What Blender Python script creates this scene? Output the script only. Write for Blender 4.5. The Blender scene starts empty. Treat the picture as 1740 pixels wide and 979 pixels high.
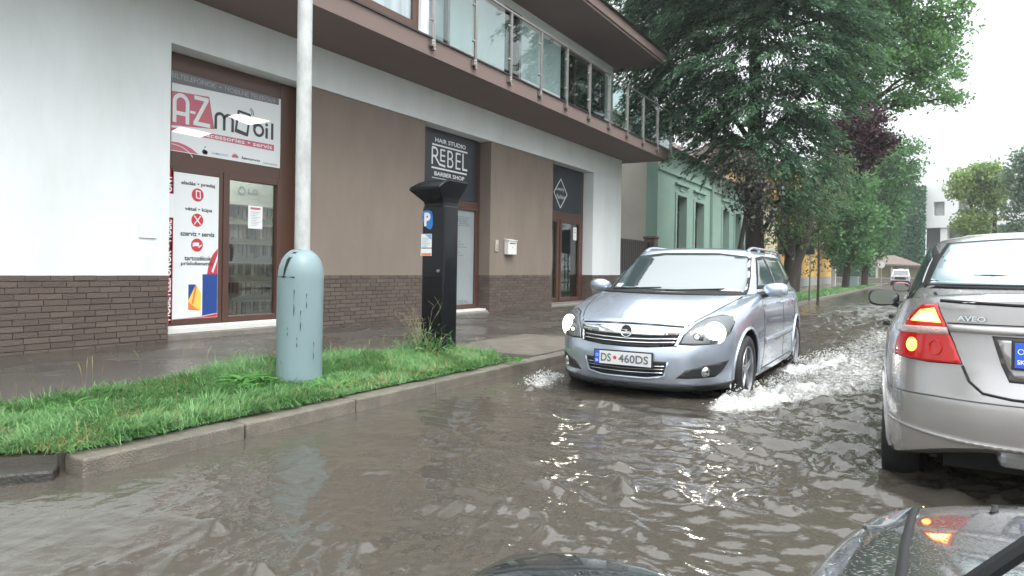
import bpy, math, random
import numpy as np
from mathutils import Vector, Matrix, geometry
from mathutils.bvhtree import BVHTree
R = math.radians
rnd = random.Random(7)
nr = np.random.default_rng(11)
S = bpy.context.scene
COL = S.collection

# ---------------------------------------------------------------- camera, sky, sun, exposure
cam_d = bpy.data.cameras.new('camera')
cam = bpy.data.objects.new('camera', cam_d); COL.objects.link(cam)
S.camera = cam
YAW = math.atan(705/1178.); ROLL = 0.0165; PITCH = R(0.3)
F_ = Vector((-math.sin(YAW)*math.cos(PITCH), math.cos(YAW)*math.cos(PITCH), -math.sin(PITCH)))
R0_ = Vector((math.cos(YAW), math.sin(YAW), 0)); U0_ = R0_.cross(F_)
Rr_ = R0_*math.cos(ROLL) + U0_*math.sin(ROLL); Uu_ = -R0_*math.sin(ROLL) + U0_*math.cos(ROLL)
cam.matrix_world = Matrix(((Rr_.x, Uu_.x, -F_.x, 0), (Rr_.y, Uu_.y, -F_.y, 0), (Rr_.z, Uu_.z, -F_.z, 1.12), (0, 0, 0, 1)))
cam_d.sensor_width = 36; cam_d.lens = 1178/1740*36; cam_d.shift_y = -27.9/1740
cam_d.clip_start = .02; cam_d.clip_end = 3000

W = bpy.data.worlds.new('World'); S.world = W; W.use_nodes = True
nt = W.node_tree; nt.nodes.clear()
sky = nt.nodes.new('ShaderNodeTexSky'); sky.sky_type = 'NISHITA'; sky.sun_disc = False
sky.sun_elevation = R(58); sky.sun_rotation = R(120); sky.air_density = 1.0; sky.dust_density = 6; sky.ozone_density = 1
hsv = nt.nodes.new('ShaderNodeHueSaturation'); hsv.inputs['Saturation'].default_value = .22
bg = nt.nodes.new('ShaderNodeBackground'); bg.inputs[1].default_value = .15
wo = nt.nodes.new('ShaderNodeOutputWorld')
mxs = nt.nodes.new('ShaderNodeMix'); mxs.data_type = 'RGBA'; mxs.inputs[0].default_value = .55
nt.links.new(sky.outputs[0], hsv.inputs['Color']); nt.links.new(hsv.outputs[0], mxs.inputs[6])
mxs.inputs[7].default_value = (8.2, 8.7, 8.9, 1)          # the even cloud deck
tcw = nt.nodes.new('ShaderNodeTexCoord'); sxyz = nt.nodes.new('ShaderNodeSeparateXYZ'); nt.links.new(tcw.outputs['Generated'], sxyz.inputs[0])
rmp = nt.nodes.new('ShaderNodeMapRange'); rmp.inputs[1].default_value = 0; rmp.inputs[2].default_value = 1; rmp.inputs[3].default_value = .62; rmp.inputs[4].default_value = 1.75
nt.links.new(sxyz.outputs[2], rmp.inputs[0])            # overcast sky: the zenith is brighter than the horizon
vms = nt.nodes.new('ShaderNodeVectorMath'); vms.operation = 'SCALE'; nt.links.new(mxs.outputs[2], vms.inputs[0]); nt.links.new(rmp.outputs[0], vms.inputs['Scale'])
nt.links.new(vms.outputs[0], bg.inputs[0]); nt.links.new(bg.outputs[0], wo.inputs[0])
sl = bpy.data.lights.new('sun', 'SUN'); sl.energy = .8; sl.angle = R(30); sl.color = (1, .97, .93)
so = bpy.data.objects.new('sun', sl); COL.objects.link(so)
so.rotation_euler = (R(32), 0, R(60)); so.location = (0, 0, 60)
S.view_settings.view_transform = 'Standard'; S.view_settings.look = 'None'
S.view_settings.gamma = 1; S.view_settings.exposure = .82
S.cycles.max_bounces = 6; S.cycles.transparent_max_bounces = 12
S.cycles.sample_clamp_indirect = 6

# ---------------------------------------------------------------- materials
MATS = {}
def mat(name, col, rough=.6, metal=0, spec=.5, coat=0, ior=None, emit=None, es=0, bump=0, bscale=40, var=0, vscale=3, col2=None, island=0, trans=0, croughs=None, stretch=None):
    m = bpy.data.materials.new(name); m.use_nodes = True
    n = m.node_tree.nodes; l = m.node_tree.links
    p = n['Principled BSDF']
    p.inputs['Base Color'].default_value = (*col, 1)
    p.inputs['Roughness'].default_value = rough; p.inputs['Metallic'].default_value = metal
    p.inputs['Specular IOR Level'].default_value = spec
    if ior: p.inputs['IOR'].default_value = ior
    if coat: p.inputs['Coat Weight'].default_value = coat; p.inputs['Coat Roughness'].default_value = .03 if croughs is None else croughs
    if emit: p.inputs['Emission Color'].default_value = (*emit, 1); p.inputs['Emission Strength'].default_value = es
    tc = None
    if bump or var or island:
        tc = n.new('ShaderNodeTexCoord')
        co = tc.outputs['Object']
        if stretch:
            mp = n.new('ShaderNodeMapping'); mp.inputs['Scale'].default_value = stretch
            l.new(co, mp.inputs[0]); co = mp.outputs[0]
    if var:
        c2 = col2 if col2 else tuple(c*.6 for c in col)
        t = n.new('ShaderNodeTexNoise'); t.inputs['Scale'].default_value = vscale; t.inputs['Detail'].default_value = 8; t.inputs['Roughness'].default_value = .65
        l.new(co, t.inputs['Vector'])
        r = n.new('ShaderNodeMapRange'); r.inputs[1].default_value = .38; r.inputs[2].default_value = .68; r.inputs[3].default_value = 0; r.inputs[4].default_value = var
        l.new(t.outputs[0], r.inputs[0])
        mx = n.new('ShaderNodeMix'); mx.data_type = 'RGBA'
        mx.inputs[6].default_value = (*col, 1); mx.inputs[7].default_value = (*c2, 1)
        l.new(r.outputs[0], mx.inputs[0]); l.new(mx.outputs[2], p.inputs['Base Color'])
    if island:
        g = n.new('ShaderNodeNewGeometry')
        mx = n.new('ShaderNodeMix'); mx.data_type = 'RGBA'
        mx.inputs[6].default_value = (*col, 1); mx.inputs[7].default_value = (*(col2 or col), 1)
        l.new(g.outputs['Random Per Island'], mx.inputs[0]); l.new(mx.outputs[2], p.inputs['Base Color'])
    if bump:
        t = n.new('ShaderNodeTexNoise'); t.inputs['Scale'].default_value = bscale; t.inputs['Detail'].default_value = 6
        l.new(co, t.inputs['Vector'])
        b = n.new('ShaderNodeBump'); b.inputs['Strength'].default_value = bump; b.inputs['Distance'].default_value = .01
        l.new(t.outputs[0], b.inputs['Height']); l.new(b.outputs[0], p.inputs['Normal'])
    MATS[name] = m
    return m
def leafmat(name, c1, c2, tr=.35):
    m = bpy.data.materials.new(name); m.use_nodes = True
    n = m.node_tree.nodes; l = m.node_tree.links; n.clear()
    g = n.new('ShaderNodeNewGeometry'); mx = n.new('ShaderNodeMix'); mx.data_type = 'RGBA'
    mx.inputs[6].default_value = (*c1, 1); mx.inputs[7].default_value = (*c2, 1)
    l.new(g.outputs['Random Per Island'], mx.inputs[0])
    d = n.new('ShaderNodeBsdfPrincipled'); d.inputs['Roughness'].default_value = .45
    l.new(mx.outputs[2], d.inputs['Base Color'])
    t = n.new('ShaderNodeBsdfTranslucent'); l.new(mx.outputs[2], t.inputs[0])
    x = n.new('ShaderNodeMixShader'); x.inputs[0].default_value = tr
    l.new(d.outputs[0], x.inputs[1]); l.new(t.outputs[0], x.inputs[2])
    o = n.new('ShaderNodeOutputMaterial'); l.new(x.outputs[0], o.inputs[0])
    MATS[name] = m; return m
def glassmat(name, tint, refl=1.0, rough=.02, ior=1.5):
    m = bpy.data.materials.new(name); m.use_nodes = True
    n = m.node_tree.nodes; l = m.node_tree.links; n.clear()
    t = n.new('ShaderNodeBsdfTransparent'); t.inputs[0].default_value = (*tint, 1)
    g = n.new('ShaderNodeBsdfGlossy'); g.inputs['Roughness'].default_value = rough; g.inputs[0].default_value = (refl, refl, refl, 1)
    lw = n.new('ShaderNodeLayerWeight'); lw.inputs[0].default_value = .5
    pw = n.new('ShaderNodeMath'); pw.operation = 'POWER'; pw.inputs[1].default_value = 4.2; l.new(lw.outputs['Facing'], pw.inputs[0])
    fr = n.new('ShaderNodeMath'); fr.operation = 'MULTIPLY_ADD'; fr.inputs[1].default_value = .93; fr.inputs[2].default_value = ((ior-1)/(ior+1))**2*1.6; l.new(pw.outputs[0], fr.inputs[0])
    x = n.new('ShaderNodeMixShader'); l.new(fr.outputs[0], x.inputs[0]); l.new(t.outputs[0], x.inputs[1]); l.new(g.outputs[0], x.inputs[2])
    o = n.new('ShaderNodeOutputMaterial'); l.new(x.outputs[0], o.inputs[0])
    MATS[name] = m; return m

mat('white_plaster', (.72, .765, .775), .85, bump=.35, bscale=90, var=.75, vscale=1.6, col2=(.62, .655, .65), stretch=(1, 1, .35))
mat('brown_plaster', (.222, .18, .148), .85, bump=.4, bscale=110, var=.8, vscale=1.8, col2=(.18, .147, .122), stretch=(1, 1, .35))
mat('mauve_render', (.185, .135, .12), .8, bump=.25, bscale=90, var=.4, vscale=1.2, col2=(.155, .115, .105))
mat('brick', (.118, .090, .074), .75, bump=.9, bscale=55, island=1, col2=(.084, .062, .052), stretch=(1, .5, 1.6))
mat('mortar', (.07, .053, .048), .9, bump=.4, bscale=80)
mat('brown_frame', (.082, .038, .026), .38, bump=.08, bscale=40, stretch=(6, 6, .6))
mat('dark_flashing', (.03, .028, .028), .4)
mat('steel', (.42, .4, .38), .34, metal=.9)
mat('concrete', (.21, .19, .165), .55, bump=.7, bscale=70, var=.7, vscale=5, col2=(.11, .1, .088))
mat('kerbstone', (.19, .17, .14), .45, bump=.9, bscale=95, var=.8, vscale=6, col2=(.085, .078, .066))
mat('kerb_dark', (.05, .048, .042), .4, bump=.9, bscale=60, var=.8, vscale=8, col2=(.025, .024, .02))
mat('threshold_white', (.62, .62, .6), .5)
mat('navy_panel', (.018, .022, .032), .35)
mat('sign_white', (.72, .75, .76), .4)
mat('text_white', (.8, .82, .83), .4)
mat('text_grey', (.33, .34, .35), .5)
mat('band_grey', (.15, .155, .165), .45)
mat('red_pink', (.5, .12, .17), .4)
mat('red_sign', (.52, .035, .055), .4)
mat('text_black', (.03, .033, .04), .4)
mat('text_blue', (.25, .36, .5), .4)
mat('frosted', (.27, .31, .32), .35, var=.3, vscale=2)
mat('frost_text', (.13, .15, .16), .5)
mat('paper', (.78, .79, .8), .6)
mat('blue_deep', (.02, .06, .25), .3)
mat('blue_sticker', (.02, .17, .5), .35)
mat('orange', (.75, .18, .06), .4)
mat('yellow_print', (.85, .55, .1), .4)
mat('meter_black', (.004, .005, .007), .25, spec=.35, var=.5, vscale=5, col2=(.008, .010, .013), bump=.05, bscale=20)
mat('pole_paint', (.5, .53, .53), .4, bump=.3, bscale=60, var=.9, vscale=9, col2=(.33, .34, .33), stretch=(1, 1, .5))
mat('cover_plastic', (.19, .265, .285), .42, bump=.08, bscale=8, var=.5, vscale=3, col2=(.19, .285, .31), stretch=(1, 1, .35))
mat('black_gap', (.006, .007, .008), .7)
mat('mailbox_white', (.72, .72, .7), .4)
mat('ceiling_glow', (.9, .9, .88), .5, emit=(1, .98, .9), es=.75)
mat('room_lamp', (.9, .9, .88), .5, emit=(1, .97, .9), es=22)
mat('room_grey', (.28, .28, .26), .8)
mat('goods', (.35, .3, .26), .4, island=1, col2=(.04, .04, .06))
mat('tyre', (.016, .016, .017), .6, bump=.3, bscale=50)
mat('dark_plastic', (.02, .021, .023), .5)
mat('chrome', (.78, .8, .82), .09, metal=1)
mat('rim', (.4, .41, .43), .28, metal=.9)
mat('plate', (.62, .64, .65), .4)
mat('plate_text', (.12, .12, .12), .5)
mat('plate_blue', (.02, .1, .62), .4)
mat('green_wall', (.25, .37, .31), .85, bump=.3, bscale=20, var=.7, vscale=.8, col2=(.18, .28, .235))
mat('beige_wall', (.5, .47, .4), .85, bump=.4, bscale=25, var=.7, vscale=.9, col2=(.38, .36, .31))
mat('cream_wall', (.55, .49, .34), .85, var=.4, vscale=.8)
mat('yellow_wall', (.62, .38, .1), .85, var=.4, vscale=.7, col2=(.55, .32, .09))
mat('dark_glass', (.012, .018, .018), .06, spec=.9)
mat('roof_tile', (.13, .08, .068), .7, var=.6, vscale=2, col2=(.2, .17, .15), bump=.5, bscale=10)
mat('gate_brown', (.05, .037, .034), .5)
mat('stone_old', (.17, .13, .11), .8, bump=.6, bscale=20, var=.6, vscale=4)
mat('concrete_white', (.76, .77, .78), .7)
mat('concrete_grey', (.33, .34, .34), .8)
mat('bark', (.04, .032, .026), .9, bump=1, bscale=14, stretch=(3, 3, .5))
mat('bark_far', (.05, .045, .038), .9)
mat('board_grey', (.04, .047, .055), .5)
mat('soil', (.055, .05, .025), .9, bump=1, bscale=30, var=.6, vscale=6)
leafmat('leaf_spruce', (.045, .105, .06), (.125, .235, .125), .42)
leafmat('leaf_plum', (.04, .018, .026), (.085, .035, .045), .35)
leafmat('leaf_plum_mixed', (.035, .018, .024), (.06, .085, .05), .35)
leafmat('leaf_green', (.09, .22, .075), (.2, .38, .13), .55)
leafmat('leaf_mid', (.06, .17, .06), (.15, .32, .11), .5)
leafmat('leaf_hang', (.06, .12, .055), (.16, .22, .1), .45)
leafmat('leaf_light', (.16, .27, .07), (.3, .4, .12), .5)
leafmat('leaf_dull', (.1, .17, .11), (.18, .26, .17), .45)
leafmat('ivy', (.02, .1, .045), (.045, .17, .07), .2)
leafmat('grass', (.07, .19, .055), (.21, .40, .15), .4)
leafmat('grass_dry', (.28, .26, .1), (.4, .36, .17), .4)
leafmat('weed_leaf', (.08, .25, .05), (.14, .36, .09), .4)
mat('twig', (.28, .25, .15), .8)
glassmat('clear_glass', (.8, .9, .89), .95, .01, 1.5)
glassmat('shop_glass', (.7, .76, .74), .95, .01, 1.6)

def paint(name, col, metal=.75, rough=.32, wet=0):
    m = mat(name, col, rough, metal=metal, coat=1.0)
    n = m.node_tree.nodes; l = m.node_tree.links; p = n['Principled BSDF']
    tc = n.new('ShaderNodeTexCoord')
    v = n.new('ShaderNodeTexVoronoi'); v.inputs['Scale'].default_value = 150 if wet > .5 else 60; v.inputs['Randomness'].default_value = 1
    nz = n.new('ShaderNodeTexNoise'); nz.inputs['Scale'].default_value = 14; nz.inputs['Detail'].default_value = 4; l.new(tc.outputs['Object'], nz.inputs['Vector'])
    va = n.new('ShaderNodeVectorMath'); va.operation = 'MULTIPLY_ADD'; va.inputs[1].default_value = (.06, .06, .06); l.new(nz.outputs['Color'], va.inputs[0]); l.new(tc.outputs['Object'], va.inputs[2])
    l.new(va.outputs[0], v.inputs['Vector'])
    mr = n.new('ShaderNodeMapRange'); mr.inputs[1].default_value = .1; mr.inputs[2].default_value = .38; mr.inputs[3].default_value = 1; mr.inputs[4].default_value = 0
    l.new(v.outputs['Distance'], mr.inputs[0])
    b = n.new('ShaderNodeBump'); b.inputs['Strength'].default_value = wet; b.inputs['Distance'].default_value = .003
    l.new(mr.outputs[0], b.inputs['Height']); l.new(b.outputs[0], p.inputs['Coat Normal']); 
    if wet > .5: l.new(b.outputs[0], p.inputs['Normal'])
    return m
paint('paint_bluesilver', (.44, .50, .59), .65, .27, .12)
paint('paint_taupe', (.50, .485, .485), .6, .27, .22)
paint('paint_dark', (.07, .078, .082), .6, .3, .9)
paint('paint_white', (.7, .7, .7), .1, .35)
paint('paint_red', (.3, .07, .08), .4, .3)
paint('paint_silver', (.5, .5, .52), .6, .3)
mat('mirror_shell', (.005, .012, .014), .12, coat=1, bump=.5, bscale=160)
mat('car_glass', (.04, .065, .07), .03, spec=1.0, ior=2.5, coat=.0, bump=.12, bscale=7)
mat('car_glass_rear', (.36, .47, .5), .12, spec=1.0, ior=2.0, bump=.06, bscale=120)  # pale base colour stands in for sky reflection and fogging
mat('mirror_glass', (.55, .62, .65), .03, metal=1)
mat('lamp_glass', (.1, .11, .12), .08, spec=.9, ior=1.6)
mat('lamp_on', (1, 1, 1), .3, emit=(1, .95, .82), es=22)
mat('lamp_glow', (.8, .8, .75), .2, emit=(1, .93, .75), es=1.3)
mat('lamp_warm', (1, .9, .6), .3, emit=(1, .78, .4), es=5)
mat('lamp_reflector', (.6, .62, .63), .15, metal=1)
mat('tail_red', (.42, .004, .006), .1, coat=.6, emit=(1, .01, .005), es=.07)
mat('tail_lit', (.9, .2, .05), .2, emit=(1, .33, .05), es=4)
mat('tail_hot', (1, .8, .3), .2, emit=(1, .75, .25), es=5)
mat('tail_clear', (.7, .5, .48), .15, coat=1, island=0, bump=.9, bscale=90)
mat('foam', (.82, .83, .82), .35, bump=.5, bscale=60)
mat('drop', (.75, .77, .77), .1, spec=.8)
_m = MATS['foam']; _n = _m.node_tree.nodes; _l = _m.node_tree.links
_t = _n.new('ShaderNodeBsdfTransparent'); _x = _n.new('ShaderNodeMixShader'); _x.inputs[0].default_value = .62
_l.new(_t.outputs[0], _x.inputs[1]); _l.new(_n['Principled BSDF'].outputs[0], _x.inputs[2]); _l.new(_x.outputs[0], _n['Material Output'].inputs[0])

# ---------------------------------------------------------------- helpers
def link(o, parent=None):
    COL.objects.link(o)
    if parent is not None: o.parent = parent
    return o
def tag(o, label=None, cat=None, group=None, kind=None):
    if label: o['label'] = label
    if cat: o['category'] = cat
    if group: o['group'] = group
    if kind: o['kind'] = kind
    return o
def empty(name, loc=(0, 0, 0), rz=0, label=None, cat=None, group=None):
    o = bpy.data.objects.new(name, None); COL.objects.link(o)
    o.location = loc; o.rotation_euler = (0, 0, rz); o.empty_display_size = .2
    return tag(o, label, cat, group)
class MB:
    def __init__(s): s.v = []; s.f = []; s.m = []
    def add(s, vs, fs, mi=0):
        b = len(s.v); s.v += [tuple(v) for v in vs]
        for f in fs: s.f.append(tuple(i+b for i in f)); s.m.append(mi)
        return s
    def box(s, x0, x1, y0, y1, z0, z1, mi=0, M=None):
        vs = [Vector((x, y, z)) for z in (z0, z1) for y in (y0, y1) for x in (x0, x1)]
        if M is not None: vs = [M @ v for v in vs]
        return s.add(vs, [(0, 2, 3, 1), (4, 5, 7, 6), (0, 1, 5, 4), (2, 6, 7, 3), (0, 4, 6, 2), (1, 3, 7, 5)], mi)
    def tube(s, pts, rad, n=8, mi=0, cap=True):
        pts = [Vector(p) for p in pts]
        if not hasattr(rad, '__len__'): rad = [rad]*len(pts)
        vs = []; fs = []; up = None
        for i, p in enumerate(pts):
            t = (pts[min(i+1, len(pts)-1)]-pts[max(i-1, 0)]).normalized()
            if up is None or abs(up.dot(t)) > .95: up = Vector((0, 0, 1)) if abs(t.z) < .9 else Vector((1, 0, 0))
            a = t.cross(up).normalized(); b = t.cross(a).normalized(); up = -b if False else up
            for k in range(n):
                q = 2*math.pi*k/n
                vs.append(p + (a*math.cos(q)+b*math.sin(q))*rad[i])
        for i in range(len(pts)-1):
            for k in range(n):
                k2 = (k+1) % n
                fs.append((i*n+k, i*n+k2, (i+1)*n+k2, (i+1)*n+k))
        if cap: fs.append(tuple(range(n-1, -1, -1))[::-1]); fs.append(tuple((len(pts)-1)*n+k for k in range(n)))
        return s.add(vs, fs, mi)
    def lathe(s, prof, n=24, M=None, mi=0, cap=True):      # prof (r, z)
        vs = []; fs = []
        for r, z in prof:
            for k in range(n):
                q = 2*math.pi*k/n; vs.append(Vector((r*math.cos(q), r*math.sin(q), z)))
        if M is not None: vs = [M @ v for v in vs]
        for i in range(len(prof)-1):
            for k in range(n):
                k2 = (k+1) % n; fs.append((i*n+k, i*n+k2, (i+1)*n+k2, (i+1)*n+k))
        if cap and prof[0][0] > 1e-5: fs.append(tuple(range(n))[::-1])
        if cap and prof[-1][0] > 1e-5: fs.append(tuple((len(prof)-1)*n+k for k in range(n)))
        return s.add(vs, fs, mi)
    def prism(s, poly, M, t, mi=0):               # poly in local xy, extruded to z=t, placed by M
        n = len(poly)
        vs = [M @ Vector((x, y, 0)) for x, y in poly]+[M @ Vector((x, y, t)) for x, y in poly]
        fs = [tuple(range(n))[::-1], tuple(range(n, 2*n))]+[(i, (i+1) % n, n+(i+1) % n, n+i) for i in range(n)]
        return s.add(vs, fs, mi)
    def build(s, name, mats, parent=None, smooth=False, bevel=0, angle=40, seg=2):
        me = bpy.data.meshes.new(name); me.from_pydata(s.v, [], s.f)
        if not isinstance(mats, (list, tuple)): mats = [mats]
        for m in mats: me.materials.append(MATS[m])
        me.polygons.foreach_set('material_index', s.m)
        if smooth:
            me.polygons.foreach_set('use_smooth', [True]*len(s.f))
            me.set_sharp_from_angle(angle=R(angle))
        me.update()
        o = bpy.data.objects.new(name, me); link(o, parent)
        if bevel:
            b = o.modifiers.new('bevel', 'BEVEL'); b.width = bevel; b.segments = seg; b.limit_method = 'ANGLE'; b.angle_limit = R(45)
        return o
def npmesh(name, V, Fq, mname, parent=None, smooth=False):   # V (n,3); Fq (m,k)
    me = bpy.data.meshes.new(name); k = Fq.shape[1]
    me.vertices.add(len(V)); me.vertices.foreach_set('co', V.astype(np.float32).ravel())
    me.loops.add(Fq.size); me.loops.foreach_set('vertex_index', Fq.astype(np.int32).ravel())
    me.polygons.add(len(Fq)); me.polygons.foreach_set('loop_start', np.arange(0, Fq.size, k, dtype=np.int32))
    me.polygons.foreach_set('loop_total', np.full(len(Fq), k, dtype=np.int32))
    if smooth: me.polygons.foreach_set('use_smooth', np.ones(len(Fq), bool))
    me.materials.append(MATS[mname]); me.update(calc_edges=True)
    o = bpy.data.objects.new(name, me); return link(o, parent)
# facade plane facing +X: local x -> world Y, local y -> world Z, local z -> world X
def MX(x, y=0, z=0): return Matrix(((0, 0, 1, x), (1, 0, 0, y), (0, 1, 0, z), (0, 0, 0, 1)))
def wall_open(mb, y0, y1, z0, z1, ops, xf, th, mi=0, M=None):
    """solid wall with openings; front at x=xf, thickness th towards -x"""
    ys = sorted({y0, y1, *[a for o in ops for a in o[:2]]}); zs = sorted({z0, z1, *[a for o in ops for a in o[2:]]})
    ys = [y for y in ys if y0 <= y <= y1]; zs = [z for z in zs if z0 <= z <= z1]
    def solid(i, j):
        if i < 0 or j < 0 or i >= len(ys)-1 or j >= len(zs)-1: return False
        cy = (ys[i]+ys[i+1])/2; cz = (zs[j]+zs[j+1])/2
        return not any(o[0] < cy < o[1] and o[2] < cz < o[3] for o in ops)
    xb = xf-th
    def q(pts):
        pts = [Vector(p) for p in pts]
        if M is not None: pts = [M @ p for p in pts]
        mb.add(pts, [(0, 1, 2, 3)], mi)
    for i in range(len(ys)-1):
        for j in range(len(zs)-1):
            if not solid(i, j): continue
            a, b, c, d = ys[i], ys[i+1], zs[j], zs[j+1]
            q([(xf, a, c), (xf, b, c), (xf, b, d), (xf, a, d)]); q([(xb, b, c), (xb, a, c), (xb, a, d), (xb, b, d)])
            if not solid(i-1, j): q([(xf, a, c), (xf, a, d), (xb, a, d), (xb, a, c)])
            if not solid(i+1, j): q([(xf, b, d), (xf, b, c), (xb, b, c), (xb, b, d)])
            if not solid(i, j-1): q([(xf, b, c), (xf, a, c), (xb, a, c), (xb, b, c)])
            if not solid(i, j+1): q([(xf, a, d), (xf, b, d), (xb, b, d), (xb, a, d)])
_tc = {}
def text_geo(txt, bold=0):
    key = (txt, bold)
    if key in _tc: return _tc[key]
    cu = bpy.data.curves.new('lettering', 'FONT'); cu.body = txt; cu.size = 1; cu.offset = bold; cu.resolution_u = 3
    o = bpy.data.objects.new('lettering', cu); COL.objects.link(o)
    dg = bpy.context.evaluated_depsgraph_get(); dg.update()
    me = o.evaluated_get(dg).to_mesh()
    vs = [v.co.copy() for v in me.vertices]; fs = [tuple(p.vertices) for p in me.polygons]
    o.evaluated_get(dg).to_mesh_clear(); bpy.data.objects.remove(o); bpy.data.curves.remove(cu)
    if vs:
        x0 = min(v.x for v in vs); x1 = max(v.x for v in vs); y0 = min(v.y for v in vs); y1 = max(v.y for v in vs)
        vs = [((v.x-x0)/(x1-x0), (v.y-y0)/(y1-y0)) for v in vs]
    _tc[key] = (vs, fs); return _tc[key]
def text(mb, txt, a0, a1, b0, b1, M, bold=0, mi=0, slant=0, rot=False):
    """fit text in the box a0..a1 x b0..b1 of the plane M (thin sheet, 1.5 mm proud)"""
    vs, fs = text_geo(txt, bold)
    if rot: P = [Vector((a1-(v*(a1-a0)), b0+u*(b1-b0), .0015)) for u, v in vs]
    else: P = [Vector((a0+(u)*(a1-a0)+slant*v*(b1-b0), b0+v*(b1-b0), .0015)) for u, v in vs]
    mb.add([M @ p for p in P], fs, mi)
def disc(mb, cx, cy, r, M, mi=0, n=20, z=.001, sx=1):
    mb.add([M @ Vector((cx+sx*r*math.cos(2*math.pi*k/n), cy+r*math.sin(2*math.pi*k/n), z)) for k in range(n)], [tuple(range(n))], mi)
def ring(mb, cx, cy, r, w, M, mi=0, n=20, z=.001, a0=0, a1=360, sx=1):
    vs = []; fs = []
    for k in range(n+1):
        q = R(a0+(a1-a0)*k/n)
        for rr in (r-w/2, r+w/2): vs.append(M @ Vector((cx+sx*rr*math.cos(q), cy+rr*math.sin(q), z)))
    for k in range(n): fs.append((2*k, 2*k+1, 2*k+3, 2*k+2))
    mb.add(vs, fs, mi)
def sheet(mb, poly, M, z=.001, mi=0):
    mb.add([M @ Vector((x, y, z)) for x, y in poly], [tuple(range(len(poly)))], mi)
_bz = [0]
def bar(mb, a, b, w, M, z=.0015, mi=0):
    _bz[0] = (_bz[0]+1) % 9; z += .00012*_bz[0]
    a = Vector(a); b = Vector(b); d = (b-a).normalized(); n = Vector((-d.y, d.x))*w/2
    sheet(mb, [tuple(a-n), tuple(b-n), tuple(b+n), tuple(a+n)], M, z, mi)

# ================================================================ SETTING
mb = MB(); mb.add([(-900, -300, -.16), (900, -300, -.16), (900, 1500, -.16), (-900, 1500, -.16)], [(0, 1, 2, 3)])
tag(mb.build('ground', 'soil'), kind='structure')
mat('asphalt_wet', (.05, .046, .04), .3, spec=.6, bump=.45, bscale=120, var=.8, vscale=1.1, col2=(.085, .076, .064))
def _wetrough(m):
    n = m.node_tree.nodes; l = m.node_tree.links; p = n['Principled BSDF']
    tc = n.new('ShaderNodeTexCoord'); t = n.new('ShaderNodeTexNoise'); t.inputs['Scale'].default_value = .9; t.inputs['Detail'].default_value = 5
    l.new(tc.outputs['Object'], t.inputs['Vector'])
    r = n.new('ShaderNodeMapRange'); r.inputs[1].default_value = .42; r.inputs[2].default_value = .62; r.inputs[3].default_value = .07; r.inputs[4].default_value = .5
    l.new(t.outputs[0], r.inputs[0]); l.new(r.outputs[0], p.inputs['Roughness'])
_wetrough(MATS['asphalt_wet'])
mb = MB(); mb.box(-3.8, 7.3, -6, 140, -.15, -.1); tag(mb.build('road', 'asphalt_wet'), kind='structure')
CUT = [(-9.2, -6), (-7.4, -2.8), (-3.9, 1.9), (-3.9, 140), (-9.2, 140)]
mb = MB(); mb.prism(CUT, Matrix.Translation((0, 0, -.15)), .25); tag(mb.build('sidewalk', 'asphalt_wet'), kind='structure')
mb = MB(); mb.box(7.45, 14, -6, 140, -.15, .1); tag(mb.build('far_pavement', 'concrete'), kind='structure')
mb = MB(); mb.box(7.3, 7.45, -6, 140, -.15, .09); tag(mb.build('far_kerb', 'kerbstone', bevel=.01), kind='structure')
mb = MB(); y = 1.93
while y < 90:
    L = 1.0
    j = rnd.uniform(-.004, .004); dx = .0 if y < 12 else -.0
    mb.box(-3.9+j, -3.715+j, y+.006, y+L-.006, -.14, .099+rnd.uniform(-.003, .003))
    y += L
tag(mb.build('kerb', 'kerbstone', bevel=.012), kind='structure')
mb = MB()
for k in range(12):
    d0 = .01+.34*k
    Mr = Matrix.Translation((-3.83-.597*d0, 1.875-.802*d0, 0)) @ Matrix.Rotation(math.atan2(-.802, -.597), 4, 'Z')
    mb.box(0, .325, -.085+rnd.uniform(-.01, .01), .075, -.14, .062-.004*k+rnd.uniform(-.006, .006), 0, Mr)
tag(mb.build('kerb_return', 'kerb_dark', bevel=.012), kind='structure')
# verge soil: gentle mound
def verge(name, pts, z=.104, bulge=.03):
    cx = sum(p[0] for p in pts)/len(pts); cy = sum(p[1] for p in pts)/len(pts)
    mb = MB(); vs = []; n = len(pts)
    for t, h in ((1.0, .15), (.95, .6), (.7, 1), (.3, 1)):
        for x, y in pts: vs.append((cx+(x-cx)*t, cy+(y-cy)*t, z-.01+h*bulge))
    vs.append((cx, cy, z+bulge))
    fs = []
    for r in range(3):
        for k in range(n): fs.append((r*n+k, r*n+(k+1) % n, (r+1)*n+(k+1) % n, (r+1)*n+k))
    for k in range(n): fs.append((3*n+k, 3*n+(k+1) % n, 4*n))
    mb.add(vs, fs); return tag(mb.build(name, 'soil', smooth=True), kind='structure')
VP1 = [(-3.905, 1.9), (-3.905, 3), (-3.905, 4.2), (-3.905, 5.4), (-3.905, 6.2), (-4.25, 6.75), (-4.7, 6.95), (-5.15, 6.6), (-5.3, 5.6), (-5.45, 4.4), (-5.4, 3.3), (-5.3, 2.3), (-5.3, .9), (-4.75, .95), (-4.3, 1.5), (-4.0, 1.86)]
verge('verge_soil', VP1)
VP2 = [(-3.905, 13), (-3.905, 80), (-5.6, 80), (-5.6, 13)]
verge('verge_soil', VP2, bulge=.015)

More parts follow.
